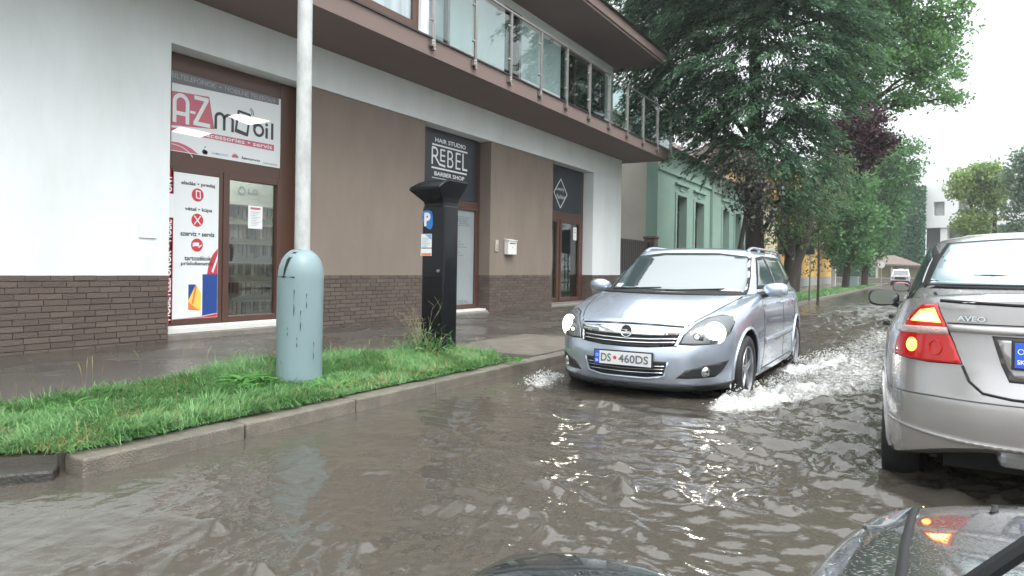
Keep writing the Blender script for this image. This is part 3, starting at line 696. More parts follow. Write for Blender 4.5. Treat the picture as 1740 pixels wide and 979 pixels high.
# ---- interior display
ds = empty('display_rack', (-11.0, 8.0, 0), 0, 'rows of hanging phone accessories seen through the phone shop door', 'display rack')
mb = MB(); mb.box(-11.2, -11.1, 6.4, 10, .16, 2.75); part(mb, 'back_panel', 'room_grey', ds)
mb = MB()
for r in range(6):
    z = 2.2-.36*r
    for c in range(36):
        y = 6.5+c*.095+rnd.uniform(-.01, .01); w = rnd.uniform(.05, .08); h = rnd.uniform(.16, .26)
        mb.box(-11.08, -11.08+.03, y, y+w, z-h, z)
part(mb, 'goods', 'goods', ds)
mb = MB()
for r in range(6): mb.box(-11.09, -11.0, 6.4, 10, 2.205-.36*r, 2.22-.36*r)
part(mb, 'shelf_rail', 'steel', ds)
mb = MB(); M = MX(-11.09); text(mb, 'HTC', 7.3, 7.75, 2.42, 2.55, M, .02); text(mb, 'LG', 8.72, 8.95, 2.44, 2.55, M, .03); ring(mb, 8.58, 2.495, .07, .03, M); part(mb, 'brand_lettering', 'band_grey', ds)
lp = empty('ceiling_lamp', (-10.5, 7.5, 3.9), 0, 'square lit ceiling panel inside the phone shop', 'ceiling lamp')
mb = MB(); mb.box(-11.0, -9.8, 6.7, 8.9, 3.90, 3.94); part(mb, 'housing', 'steel', lp); mb = MB(); mb.box(-10.98, -9.82, 6.72, 8.88, 3.885, 3.898); part(mb, 'diffuser', 'room_lamp', lp)

# ---- REBEL signs
sg = sign('shop_sign', 'dark panel sign reading HAIR STUDIO REBEL BARBER SHOP above the second entrance', 12, -8.71)
mb = MB(); mb.box(-8.8, -8.715, 10.9, 13.0, 2.58, 3.95); part(mb, 'board', 'navy_panel', sg)
M = MX(-8.714); mb = MB()
text(mb, 'HAIR STUDIO', 11.40, 12.50, 3.69, 3.78, M, .02); text(mb, 'BARBER SHOP', 11.39, 12.46, 3.0, 3.085, M, .02)
bar(mb, (11.3, 3.63), (12.57, 3.63), .035, M); bar(mb, (11.29, 3.155), (12.55, 3.155), .035, M); bar(mb, (11.31, 2.95), (12.38, 2.95), .012, M)
def st(a, b, w=.045): bar(mb, a, b, w, M, .0015)
st((11.31, 3.22), (11.31, 3.57)); ring(mb, 11.40, 3.48, .085, .045, M, a0=-90, a1=90, z=.002); st((11.3, 3.565), (11.41, 3.565)); st((11.31, 3.395), (11.41, 3.395)); st((11.40, 3.395), (11.55, 3.25)); st((11.54, 3.245), (11.76, 3.225))
st((11.6, 3.33), (11.6, 3.56)); 
for z in (3.33, 3.44, 3.555): st((11.58, z), (11.75, z), .035)
st((11.85, 3.23), (11.85, 3.57)); ring(mb, 11.93, 3.485, .075, .04, M, a0=-90, a1=90, z=.002); ring(mb, 11.94, 3.32, .085, .04, M, a0=-90, a1=90, z=.002)
for z, a in ((3.56, 11.95), (3.405, 11.95), (3.24, 11.96)): st((11.83, z), (a, z), .038)
st((12.15, 3.23), (12.15, 3.57)); 
for z in (3.24, 3.40, 3.56): st((12.13, z), (12.31, z), .038)
st((12.40, 3.23), (12.40, 3.59)); st((12.38, 3.245), (12.57, 3.245))
part(mb, 'lettering', 'text_white', sg)
sg = sign('door_lettering', 'faint dark REBEL lettering on the frosted door glass behind the parking machine', 12.4, -8.74, 'lettering')
M = MX(-8.7445); mb = MB(); text(mb, 'REBEL', 12.28, 12.72, 2.06, 2.19, M, .0); bar(mb, (12.27, 2.22), (12.73, 2.22), .012, M); bar(mb, (12.27, 2.03), (12.73, 2.03), .012, M)
for k in range(7): bar(mb, (12.12, 1.74-.06*k), (12.3+.11*((k*5) % 4), 1.74-.06*k), .014, M)
text(mb, 'LORÉAL', 12.15, 12.75, .32, .42, M); part(mb, 'lettering', 'frost_text', sg)
sg = sign('shop_sign', 'dark panel sign with a white outlined diamond above the third entrance', 17.4, -8.71)
mb = MB(); mb.box(-8.8, -8.715, 16.4, 18.44, 2.7, 3.95); part(mb, 'board', 'navy_panel', sg)
M = MX(-8.714); mb = MB(); P = [(16.7, 3.2), (17.1, 3.6), (17.5, 3.2), (17.1, 2.8)]
for i in range(4): bar(mb, P[i], P[(i+1) % 4], .03, M)
text(mb, 'Luxury', 16.82, 17.3, 3.24, 3.38, M, 0, slant=.2); text(mb, 'Fashion', 16.86, 17.36, 3.05, 3.17, M, 0, slant=.2); part(mb, 'lettering', 'text_white', sg)
sg = sign('notice', 'white notice at the top of the third entrance door glass', 18.2, -8.755, 'notice')
mb = MB(); mb.box(-8.756, -8.752, 18.02, 18.24, 1.95, 2.32); part(mb, 'sheet', 'paper', sg)
mb = MB(); bar(mb, (18.05, 2.25), (18.2, 2.25), .02, MX(-8.7515)); bar(mb, (18.05, 2.18), (18.18, 2.18), .02, MX(-8.7515)); part(mb, 'print_lines', 'text_grey', sg)
# mailbox and bell panel
e = empty('mailbox', (-8.43, 13.9, 1.62), 0, 'small white letter box on the brown pier between the second and third entrance', 'mailbox')
mb = MB(); mb.box(0, .12, -.19, .19, -.19, .15); mb.build('body', 'mailbox_white', e, bevel=.012)
mb = MB(); mb.add([(-.0, -.2, .153), (.14, -.2, .13), (.14, .2, .13), (0, .2, .153), (0, -.2, .175), (.14, -.2, .145), (.14, .2, .145), (0, .2, .175)], [(0, 1, 2, 3), (4, 7, 6, 5), (0, 4, 5, 1), (1, 5, 6, 2), (2, 6, 7, 3), (3, 7, 4, 0)]); mb.build('lid', 'mailbox_white', e)
mb = MB(); mb.box(.12, .124, -.13, .13, .06, .08); mb.build('slot', 'black_gap', e)
mb = MB(); mb.lathe([(.012, 0), (.012, .01), (0, .012)], 10, Matrix.Translation((.12, 0, -.02)) @ Matrix.Rotation(R(90), 4, 'Y')); mb.build('lock', 'steel', e)
e = empty('doorbell_panel', (-8.43, 13.36, 1.62), 0, 'cream doorbell panel on the brown pier just left of the letter box', 'doorbell')
mb = MB(); mb.box(0, .03, -.06, .06, -.13, .13); mb.build('plate', 'beige_wall', e, bevel=.006)
mb = MB(); mb.box(.03, .036, -.03, .03, -.09, -.05); mb.box(.03, .036, -.03, .03, -.02, .02); mb.build('button', 'steel', e)

# ================================================================ STREET FURNITURE
lp = empty('street_lamp', (-4.545, 4.12, .08), 0, 'white painted lamp post standing in the grass inside a blue-grey plastic base cover', 'lamp post')
mb = MB(); pts = [(0, 0, .0), (.01, 0, 1.0), (.0, 0, 3.3), (-.01, 0, 6.5), (-.01, 0, 8.6)]
mb.tube(pts, [.066, .064, .061, .055, .045], 20); mb.build('pole', 'pole_paint', lp, smooth=True)
mb = MB(); mb.tube([(-.01, 0, 8.5), (.1, 0, 8.9), (.6, 0, 9.1), (1.0, 0, 9.1)], [.05, .045, .04, .04], 10); mb.build('arm', 'pole_paint', lp, smooth=True)
mb = MB(); mb.tube([(.95, 0, 9.1), (1.2, 0, 9.1), (1.5, 0, 9.08)], [.06, .12, .05], 12); mb.build('lantern', 'steel', lp, smooth=True)
# base cover: dented plastic sleeve with slumped dome
mb = MB(); n = 48; prof = []
zz = [0, .06, .3, .55, .78, .9, .96, .99, 1.03, 1.08, 1.12, 1.145, 1.16, 1.165]
rr = [r_*.70 for r_ in [.277, .279, .276, .276, .276, .278, .279, .273, .262, .235, .195, .155, .12, .095]]
vs = []
for z, r in zip(zz, rr):
    for k in range(n):
        q = 2*math.pi*k/n
        d = 0
        if z > .93 and -2.9 < (q-math.pi*1.5+math.pi) % (2*math.pi)-math.pi < -.55: d = .012
        rx = (r-d)*(1+.015*math.sin(3*q+z*4)+.012*math.sin(7*q+9*z)*(z < .8))
        sx = 1.0 - .10*math.exp(-((z-.18)/.25)**2)*(math.cos(q-R(20)) > .1)
        vs.append((rx*sx*math.cos(q)-.005*z, rx*math.sin(q)*.96, z+ (.03 if z == 0 else 0)*math.sin(q)))
fs = []
for i in range(len(zz)-1):
    for k in range(n): fs.append((i*n+k, i*n+(k+1) % n, (i+1)*n+(k+1) % n, (i+1)*n+k))
mb.add(vs, fs)
# split seam: thin dark wedge over the shoulder and a horizontal tear
cov = mb.build('base_cover', 'cover_plastic', lp, smooth=True, angle=60)
so_ = cov.modifiers.new('thick', 'SOLIDIFY'); so_.thickness = .006; so_.offset = -1
mb = MB()
def on_cover(q, z, off=.004):
    r = np.interp(z, zz, rr)+off
    return Vector((r*math.cos(q), r*math.sin(q)*.96, z))
qa = R(277)
A = [on_cover(qa-.14, .93), on_cover(qa-.12, 1.0), on_cover(qa-.08, 1.08), on_cover(qa+.06, 1.14), on_cover(qa+.3, 1.163)]
B = [on_cover(qa-.10, .93), on_cover(qa+.02, 1.0), on_cover(qa+.13, 1.08), on_cover(qa+.35, 1.14), on_cover(qa+.75, 1.163)]
for i in range(4): mb.add([A[i], A[i+1], B[i+1], B[i]], [(0, 1, 2, 3)])
C_ = [on_cover(R(238)+.11*k, .942-.003*abs(k-5)) for k in range(11)]; D_ = [on_cover(R(238)+.11*k, .930+.002*abs(k-5)) for k in range(11)]
for i in range(10): mb.add([C_[i], C_[i+1], D_[i+1], D_[i]], [(0, 1, 2, 3)])
for q, z0, z1 in ((R(300), .62, .83), (R(316), .5, .66), (R(308), .36, .44), (R(284), .45, .52), (R(330), .68, .8), (R(350), .25, .4)):
    a = [on_cover(q+.03*(z0-z1), z0+(z1-z0)*t/4, .003) for t in range(5)]; b = [on_cover(q+.012+.02*math.sin(t*2), z0+(z1-z0)*t/4, .003) for t in range(5)]
    for i in range(4): mb.add([a[i], b[i], b[i+1], a[i+1]], [(0, 1, 2, 3)])
mb.build('tear', 'black_gap', cov)
def on_pole(mbx, txt, q0, dq, z0, z1, r=.0635):
    vs, f = text_geo(txt, .03)
    mbx.add([Vector(((r+.0015)*math.cos(q0+dq*u), (r+.0015)*math.sin(q0+dq*u), z0+(z1-z0)*v)) for u, v in vs], f)
mb = MB(); on_pole(mb, '9', -.42, .62, 1.70, 1.76); on_pole(mb, 'E', -.45, .35, 1.585, 1.605); on_pole(mb, 'H', .15, .4, 1.585, 1.605); on_pole(mb, 'F', -.45, .35, 1.555, 1.572)
on_pole(mb, '1', -.1, .25, 1.19, 1.235, .0655); mb.build('number', 'black_gap', lp)

pm = empty('parking_machine', (-4.92, 6.56, .08), R(0), 'tall black pay-and-display machine with a flared cap and a blue P sticker', 'parking machine')
PS = Matrix.Diagonal((.60, .95, 1, 1))
mb = MB(); mb.box(-.27, .25, -.13, .17, 0, 1.76, 0, PS); mb.build('cabinet', 'meter_black', pm, bevel=.025, seg=3)
mb = MB(); mb.box(-.255, .235, -.14, -.13, .05, .9, 0, PS);  mb.box(-.255, .235, -.141, -.13, .91, 1.72, 0, PS); mb.build('front_door', 'meter_black', pm, bevel=.004)
mb = MB(); M0 = Matrix.Translation((0, 0, 0))
v = [(-.255, -.12, 1.74), (.235, -.12, 1.74), (.235, .16, 1.74), (-.255, .16, 1.74), (-.30, -.16, 1.8), (.28, -.16, 1.82), (.28, .2, 1.82), (-.30, .2, 1.8), (-.24, -.14, 1.93), (.26, -.14, 1.9), (.26, .18, 1.9), (-.24, .18, 1.93)]
mb.add(v, [(3, 2, 1, 0), (0, 1, 5, 4), (1, 2, 6, 5), (2, 3, 7, 6), (3, 0, 4, 7), (4, 5, 9, 8), (5, 6, 10, 9), (6, 7, 11, 10), (7, 4, 8, 11), (8, 9, 10, 11)])
mb.v = []; mb.f = []; mb.m = []
# flared hood: neck then wide cap with sloping lip
ringz = [(-.255, .235, -.125, .165, 1.74), (-.26, .24, -.13, .17, 1.79), (-.31, .26, -.20, .19, 1.84), (-.41, .31, -.30, .22, 1.915), (-.42, .33, -.31, .23, 1.945), (-.30, .37, -.24, .25, 2.0), (-.20, .40, -.16, .24, 2.035), (-.15, .36, -.1, .2, 2.04)]
vs = []; fs = []
for x0, x1, y0, y1, z in ringz:
    t = .04
    vs += [(x0, y0, z-.0), (x1, y0, z-(.0)), (x1, y1, z), (x0, y1, z)]
for i in range(len(ringz)-1):
    for k in range(4): fs.append((i*4+k, i*4+(k+1) % 4, (i+1)*4+(k+1) % 4, (i+1)*4+k))
fs.append(tuple((len(ringz)-1)*4+k for k in range(4)))
mb.add([PS @ Vector(v) for v in vs], fs); mb.build('cap', 'meter_black', pm, bevel=.018, seg=3)
MF = Matrix(((1, 0, 0, 0), (0, 0, 1, -.144), (0, 1, 0, 0), (0, 0, 0, 1)))    # plane facing -Y
MF = Matrix(((1, 0, 0, .07), (0, 0, -1, -.1365), (0, 1, 0, 0), (0, 0, 0, 1)))
mb = MB(); P = [(-.235, 1.62), (-.215, 1.69), (-.15, 1.70), (-.09, 1.68), (-.075, 1.62), (-.075, 1.52), (-.1, 1.47), (-.15, 1.48), (-.2, 1.53)]
sheet(mb, P[::-1], MF, .001); mb.build('parking_sticker', 'blue_sticker', pm)
mb = MB(); text(mb, 'P', -.20, -.11, 1.51, 1.67, MF, .05); mb.build('lettering', 'text_white', pm)
mb = MB(); sheet(mb, [(-.24, 1.26), (-.085, 1.26), (-.085, 1.42), (-.24, 1.42)], MF, .001); sheet(mb, [(-.245, 1.165), (-.085, 1.165), (-.085, 1.25), (-.245, 1.25)], MF, .001); mb.build('tariff_sticker', 'sign_white', pm)
mb = MB(); sheet(mb, [(-.235, 1.17), (-.09, 1.17), (-.09, 1.195), (-.235, 1.195)], MF, .002); mb.build('orange_strip', 'orange', pm)
mb = MB(); sheet(mb, [(-.19, 1.415), (-.09, 1.35), (-.09, 1.415)], MF, .0018)
for k in range(6): bar(mb, (-.225, 1.37-.02*k), (-.11-.02*(k % 3), 1.37-.02*k), .006, MF)
mb.build('sticker_print', 'text_blue', pm)
mb = MB(); mb.lathe([(.018, 0), (.018, .02), (.008, .025)], 12, MF @ Matrix.Translation((.02, .99, 0))); mb.build('door_lock', 'steel', pm, smooth=True)

# ================================================================ NEIGHBOUR HOUSES
def house(name, label, x, y0, y1, ztop, mw, ops, roofh, cat='house', depth=8, gable=None, bands=(), surround=True, eave=.35, group=None):
    e = empty(name, (x, (y0+y1)/2, 0), 0, label, cat, group)
    mb = MB(); wall_open(mb, y0, y1, -.1, ztop, ops, x, .45); mb.box(x-depth, x-.45, y1-.3, y1, -.1, ztop); mb.box(x-depth, x-depth+.3, y0, y1, -.1, ztop); part(mb, 'wall', mw, e)
    mb = MB(); mb.add([(x-depth, y0+.002, -.1), (x-.001, y0+.002, -.1), (x-.001, y0+.002, ztop), (x-depth/2, y0+.002, ztop+roofh), (x-depth, y0+.002, ztop)], [(0, 1, 2, 3, 4)])
    mb.add([(x-depth, y0+.3, -.1), (x-.46, y0+.3, -.1), (x-.46, y0+.3, ztop), (x-depth/2, y0+.3, ztop+roofh), (x-depth, y0+.3, ztop)], [(4, 3, 2, 1, 0)])
    part(mb, 'gable_wall', gable or mw, e)
    for o in ops:
        f = window_frame(e, x-.28, o[0], o[1], o[2], o[3], muls=((o[0]+o[1])/2,), rails=(o[3]-.6,), w=.07, fm='gate_brown')
        if surround:
            mb = MB(); mb.box(x, x+.05, o[0]-.18, o[0], o[2]-.1, o[3]+.12); mb.box(x, x+.05, o[1], o[1]+.18, o[2]-.1, o[3]+.12)
            mb.box(x, x+.06, o[0], o[1], o[3], o[3]+.12); mb.box(x, x+.12, o[0]-.25, o[1]+.25, o[3]+.42, o[3]+.5); mb.box(x, x+.10, o[0]-.22, o[1]+.22, o[2]-.18, o[2]-.1)
            mb.box(x+.0, x+.04, (o[0]+o[1])/2-.25, (o[0]+o[1])/2+.25, o[3]+.2, o[3]+.38)
            part(mb, 'window_surround', mw, e, bevel=.01)
    mb = MB()
    for z, h, d in bands: mb.box(x, x+d, y0, y1, z, z+h)
    if bands: part(mb, 'cornice', mw, e, bevel=.01)
    mb = MB(); a = roofh/(depth/2)
    xe = x+eave; ze = ztop-eave*a
    pts = [(xe, y0-.1, ze+.12), (xe, y1+.1, ze+.12), (x-depth/2, y1+.1, ztop+roofh+.12), (x-depth/2, y0-.1, ztop+roofh+.12), (x-depth-eave, y0-.1, ze+.12), (x-depth-eave, y1+.1, ze+.12)]
    low = [(p[0], p[1], p[2]-.12) for p in pts]
    mb.add(pts+low, [(0, 1, 2, 3), (3, 2, 5, 4), (6, 9, 8, 7), (9, 10, 11, 8), (0, 6, 7, 1), (0, 3, 9, 6), (3, 4, 10, 9), (1, 7, 8, 2), (2, 8, 11, 5), (4, 5, 11, 10)])
    r = part(mb, 'roof', 'roof_tile', e)
    mb = MB(); mb.tube([(xe+.03, y0, ze+.05), (xe+.03, y1, ze+.05)], .06, 8); part(mb, 'gutter', 'gate_brown', e)
    return e
XG = -8.8
h1 = house('house', 'mint green single-storey house with a beige gable beside the brown yard gate', XG, 25.35, 32.8, 6.0, 'green_wall', [(27.65, 28.95, 1.2, 4.2), (30.2, 31.6, 1.2, 4.15)], 2.6, gable='beige_wall', bands=((4.95, .12, .08), (5.75, .22, .18), (.2, .9, .04)))
h2 = house('house', 'mint green house with dark shutters further along, behind the big spruce', XG, 32.85, 41.0, 5.75, 'green_wall', [(35.0, 36.3, 1.2, 4.2), (37.6, 38.9, 1.2, 4.2)], 2.4, bands=((4.9, .1, .08), (5.5, .2, .16), (.2, .9, .04)))
mb = MB(); mb.tube([(-8.7, 32.8, 0.2), (-8.7, 32.8, 5.4), (-8.55, 32.8, 5.75)], .055, 8); part(mb, 'downpipe', 'green_wall', h1, smooth=True)
h3 = house('house', 'cream house wall between the green and the yellow building', XG+.02, 41.1, 49.8, 5.6, 'cream_wall', [(44.5, 45.6, 1.2, 3.6)], 2.0, bands=((5.3, .15, .12),))
e = empty('wall_sign', (-8.7, 42.5, 3.4), 0, 'small black box sign on the green house corner behind the spruce trunk', 'sign')
mb = MB(); mb.box(0, .25, -.3, .2, -.25, .3); mb.build('box', 'dark_plastic', e, bevel=.02)
e = empty('wall_sign', (-8.7, 43.6, 3.6), 0, 'framed cream and dark sign board on the cream house wall', 'sign')
mb = MB(); mb.box(0, .06, -.9, .9, -.9, 1.2); mb.build('board', 'cream_wall', e, bevel=.01)
mb = MB(); mb.box(.06, .07, -.8, .8, -.75, -.35); mb.box(.06, .07, -.5, .6, .0, .9); mb.build('print', 'board_grey', e)
e = empty('poster_case', (-8.7, 40.2, 1.6), 0, 'white poster case at the far end of the green house', 'poster case')
mb = MB(); mb.box(0, .08, -.6, .6, -.9, 1.1); mb.build('case', 'sign_white', e, bevel=.01)
mb = MB(); mb.box(.08, .085, -.45, .45, -.7, .1); mb.build('picture', 'red_pink', e)
# yard gate
e = empty('yard_gate', (-8.95, 23, .1), 0, 'dark brown corrugated yard gate between the shop building and the green house', 'gate')
mb = MB()
for k in range(44): mb.box(-.02+.012*(k % 2), .0+.012*(k % 2), -2.2+.1*k, -2.105+.1*k, 0, 2.05)
mb.build('panel', 'gate_brown', e)
mb = MB(); mb.box(-.06, -.02, -2.2, 2.2, .2, .28); mb.box(-.06, -.02, -2.2, 2.2, 1.7, 1.78); mb.box(-.05, .03, -2.25, 2.25, 2.05, 2.09); mb.build('rail', 'gate_brown', e)
e = empty('gate_pillar', (-8.95, 25.1, .1), 0, 'crumbling stone gate pillar against the green house corner', 'pillar')
mb = MB(); mb.box(-.2, .22, -.2, .2, 0, 2.2); mb.build('shaft', 'stone_old', e, bevel=.03); mb = MB(); mb.box(-.24, .26, -.24, .24, 2.2, 2.3); mb.build('cap', 'stone_old', e, bevel=.03)
# yellow building with grooved courses
e = empty('yellow_building', (-8.0, 61, 0), 0, 'long yellow building with grooved stone courses behind the slim trees', 'building')
mb = MB(); x = -8.0; z = .75
while z < 6.8:
    yy = 50.2+(.7 if int(z/.55) % 2 else 0)
    y = 50.2
    while y < 74:
        y1 = min(y+1.6 if y > 50.3 else yy+.9, 74)
        mb.box(x-.4, x, y+.02, y1-.02, z+.025, z+.525); y = y1
    z += .55
part(mb, 'stone_courses', 'yellow_wall', e)
mb = MB(); mb.box(-18, -8.06, 50.2, 74, -.1, 8.2); part(mb, 'wall', 'yellow_wall', e)
mb = MB(); mb.box(-8.4, -7.9, 50.1, 74.1, -.1, .74); part(mb, 'base_course', 'concrete_grey', e, bevel=.01)
for y in (53, 56.5, 60, 63.5, 67, 70.5):
    f = window_frame(e, -7.97, y, y+1.3, 2.9, 5.0, muls=(y+.65,), rails=(4.3,), w=.08, fm='concrete_white')
mb = MB(); mb.box(-8.1, -7.7, 50.1, 74.1, 6.9, 7.2); part(mb, 'cornice', 'yellow_wall', e, bevel=.02)
mb = MB(); mb.add([(-7.6, 50, 8.2), (-7.6, 74.2, 8.2), (-13, 74.2, 10.6), (-13, 50, 10.6), (-18.4, 74.2, 8.2), (-18.4, 50, 8.2)], [(0, 1, 2, 3), (3, 2, 4, 5), (1, 4, 2), (0, 3, 5)]); part(mb, 'roof', 'roof_tile', e)
# white modern building with ivy tower
e = empty('modern_building', (-.5, 112, 0), 0, 'white modern building on columns with two square windows at the street end', 'building')
Mt = Matrix.Translation((-.55, 110, 0)) @ Matrix.Rotation(R(-14), 4, 'Z')
# local: x right along the front, y away
mb = MB()
Mq = Mt @ Matrix(((0, 1, 0, 0), (1, 0, 0, 0), (0, 0, 1, 0), (0, 0, 0, 1)))
wall_open(mb, 0, 16, 7.5, 13.3, [(1.2, 2.5, 9.1, 11.0), (4.1, 5.4, 9.1, 11.0), (7, 8.3, 9.1, 11), (10, 11.3, 9.1, 11)], 0, -.6, M=Mq)
mb.box(0, 16, .6, 9, 12.9, 13.25, 0, Mt); mb.box(-.0, 16, .6, 9, 7.5, 7.8, 0, Mt); mb.box(-.3, 0, 0, 9, 7.5, 13.3, 0, Mt)
mb.box(.2, 16, 1.3, 1.5, 8, 12.8, 0, Mt); part(mb, 'upper_box', 'concrete_white', e)
mb = MB()
for xx in (2.0, 6.2, 10.4): mb.box(xx, xx+.8, .3, 1.5, -.1, 7.5, 0, Mt)
part(mb, 'column', 'concrete_white', e)
mb = MB(); mb.box(-.2, 16, 2.6, 9, -.1, 7.5, 0, Mt); part(mb, 'lower_wall', 'concrete_grey', e)
e = empty('ivy_tower', (-2.8, 108, 0), 0, 'tall wall completely covered with green ivy left of the white modern building', 'tower')
mb = MB(); mb.box(-4.9, -.75, 108, 113, -.1, 12.9); part(mb, 'wall', 'concrete_grey', e)
g = np.random.default_rng(3); n = 9000
def leaves(P, size, up=.4, rg=g, droop=0, aspect=.55):
    n = len(P); d = rg.normal(size=(n, 3)); d[:, 2] -= droop; d /= np.linalg.norm(d, axis=1)[:, None]
    t = rg.normal(size=(n, 3)); t[:, 2] += up; s = np.cross(d, t); s /= np.linalg.norm(s, axis=1)[:, None]+1e-9
    L = (size*(.6+.8*rg.random(n)))[:, None]; w = L*aspect
    V = np.stack([P-s*w*.1, P+d*L*.45+s*w*.5, P+d*L, P+d*L*.5-s*w*.5], 1).reshape(-1, 3)
    F = np.arange(4*n).reshape(n, 4); return V, F
P = np.stack([-4.9+4.2*g.random(n), 107.9-.35*g.random(n), 13.1*g.random(n)], 1)
P2 = np.stack([-.75+.3*g.random(n//3), 107.9+3*g.random(n//3), 13.1*g.random(n//3)], 1)
V, Fq = leaves(np.vstack([P, P2]), .38); o = npmesh('ivy', V-np.array([-2.8, 108, 0]), Fq, 'ivy', e)
e = empty('grey_building', (-8, 114, 0), 0, 'plain grey-beige end wall left of the ivy tower, behind the trees', 'building')
mb = MB(); mb.box(-16, -5.0, 112, 122, -.1, 11.5); part(mb, 'wall', 'beige_wall', e)
mb = MB(); mb.add([(-16.3, 111.7, 11.5), (-4.7, 111.7, 11.5), (-4.7, 122, 11.5), (-16.3, 122, 11.5), (-10.5, 117, 14)], [(0, 1, 4), (1, 2, 4), (2, 3, 4), (3, 0, 4)]); part(mb, 'roof', 'roof_tile', e)
# pavilion, hedge and wall at the street end
e = empty('pavilion', (-3, 92, 0), 0, 'small open pavilion with a pale tiled roof at the end of the street', 'pavilion')
mb = MB(); mb.add([(-5.2, 89, 2.3), (-.3, 89, 2.15), (-.3, 94, 2.15), (-5.2, 94, 2.3), (-4.2, 91.5, 3.3), (-3.2, 91.5, 3.3), (-5.2, 89, 2.12), (-.3, 89, 1.97), (-.3, 94, 1.97), (-5.2, 94, 2.12)], [(0, 1, 5, 4), (1, 2, 5), (2, 3, 4, 5), (3, 0, 4), (0, 6, 7, 1), (1, 7, 8, 2), (6, 9, 8, 7), (3, 9, 6, 0)])
part(mb, 'roof', 'stone_old', e)
for x in (-4.9, -3.4, -1.9, -.5): mb = MB(); mb.box(x-.12, x+.12, 89.2, 89.45, -.1, 2.0); part(mb, 'post', 'beige_wall', e)
mb = MB(); mb.box(-5.1, -.4, 93.6, 93.9, -.1, 2.0); part(mb, 'back_wall', 'cream_wall', e)
e = empty('garden_wall', (-5, 88, 0), 0, 'low pale garden wall running across below the pavilion', 'wall')
mb = MB(); mb.box(-14, 1.5, 87.8, 88.05, -.1, .62); part(mb, 'wall', 'concrete', e)
mb = MB(); mb.box(-14, 1.5, 87.75, 88.1, .62, .7); part(mb, 'coping', 'concrete_grey', e)
CROWN = {
 'spruce': [(-8.04,23.0,9.91,1.11,1.21),(-6.33,22.0,9.38,1.31,1.12),(-5.05,22.0,9.16,1.46,1.09),(-3.68,22.0,9.0,1.41,1.06),(-2.6,22.5,8.72,1.05,1.05),(-8.22,23.0,8.21,1.02,0.91),(-6.78,22.0,7.95,1.33,1.14),(-5.26,21.5,7.42,1.43,1.08),(-3.9,21.5,7.23,1.39,1.04),(-2.82,22.5,7.35,0.97,1.06),(-7.78,23.0,6.75,1.21,0.8),(-6.09,22.0,6.27,1.31,0.93),(-4.54,21.5,5.91,1.41,0.97),(-3.37,22.5,6.0,1.07,0.98),(-5.52,22.0,5.1,0.92,0.74),(-4.18,21.5,4.57,1.14,0.87),(-3.27,22.5,4.74,0.8,0.89),(-3.75,22.0,3.64,0.79,0.71),(-5.26,22.0,10.65,2.74,1.1),(-7.29,22.5,11.08,1.76,0.98),(-3.21,22.0,10.05,1.74,0.87)],
 'plumlow': [(-4.22,19.0,3.97,0.47,0.39),(-3.83,19.0,3.48,0.4,0.43),(-4.05,19.0,2.95,0.22,0.31),(-4.36,19.0,3.27,0.19,0.19),(-3.67,19.0,2.78,0.22,0.34)],
 'hang': [(-3.81,24.0,3.29,0.67,0.77),(-3.37,26.0,3.54,0.82,0.92),(-3.9,22.0,2.41,0.32,0.53),(-3.68,25.0,2.38,0.59,0.55),(-3.24,28.0,4.7,0.87,1.09),(-3.81,23.0,1.91,0.22,0.46)],
 'bigleaf': [(-2.67,36.0,13.56,1.91,1.37),(-1.0,36.0,13.0,1.6,1.2),(0.16,36.0,11.75,1.17,1.04),(-1.43,36.0,10.93,1.61,1.21),(-0.04,36.0,10.21,1.18,1.05),(-3.13,36.0,11.45,1.65,1.65),(-0.71,36.0,9.24,1.06,0.74),(-2.35,36.0,9.16,1.22,0.95),(0.61,36.0,10.9,0.73,0.65),(0.36,36.0,13.02,1.04,0.31),(-3.34,36.0,9.27,1.11,1.11),(-1.97,36.0,15.06,3.24,1.35),(0.91,36.0,12.53,0.46,0.46),(0.86,36.0,8.93,0.52,0.26),(-3.82,36.0,7.93,1.11,1.11)],
 'purple': [(-2.25,30.0,6.83,0.91,0.68),(-1.73,30.0,6.22,0.72,0.68),(-2.54,30.0,5.94,0.8,0.69),(-2.02,30.0,5.44,0.59,0.45),(-2.76,30.0,6.76,0.58,0.58),(-2.95,30.0,5.27,0.46,0.35)],
 'treeA': [(-5.15,53.0,5.39,1.84,1.84),(-5.5,53.0,3.76,1.56,1.43),(-4.56,53.0,2.94,1.7,1.3),(-6.29,53.0,6.04,1.03,1.24),(-4.04,53.0,4.55,1.41,1.61),(-4.82,53.0,7.42,1.63,1.22)],
 'treeB': [(-3.3,65.0,10.66,2.19,1.46),(-2.3,65.0,9.4,1.6,1.5),(-4.13,65.0,8.26,2.21,1.72),(-3.3,65.0,6.73,1.9,1.69),(-4.06,65.0,4.33,1.87,1.96),(-4.9,65.0,2.36,1.24,0.79),(-3.7,65.0,4.81,1.07,1.36),(-1.38,65.0,9.58,0.86,1.05),(-2.89,65.0,11.85,1.21,0.97),(-0.95,65.0,11.46,0.48,0.57),(-5.48,65.0,9.81,1.74,1.49)],
 'lightR': [(3.27,75.0,9.8,1.7,1.17),(4.59,75.0,9.99,1.47,1.16),(2.85,75.0,8.75,1.28,1.07),(5.05,75.0,8.4,1.31,1.31),(4.0,75.0,6.06,1.37,1.27),(3.35,75.0,5.55,1.49,0.74),(5.46,75.0,9.43,1.04,1.04),(3.75,75.0,7.92,0.85,0.85),(2.89,75.0,6.35,0.64,0.75)],
 'farR': [(5.54,60.0,8.53,1.24,1.03),(5.73,60.0,6.87,1.44,1.24),(5.26,60.0,5.24,1.03,1.03),(6.7,60.0,8.06,2.04,2.45),(5.44,60.0,4.41,1.45,0.62),(4.94,60.0,4.21,0.58,0.42)],
}
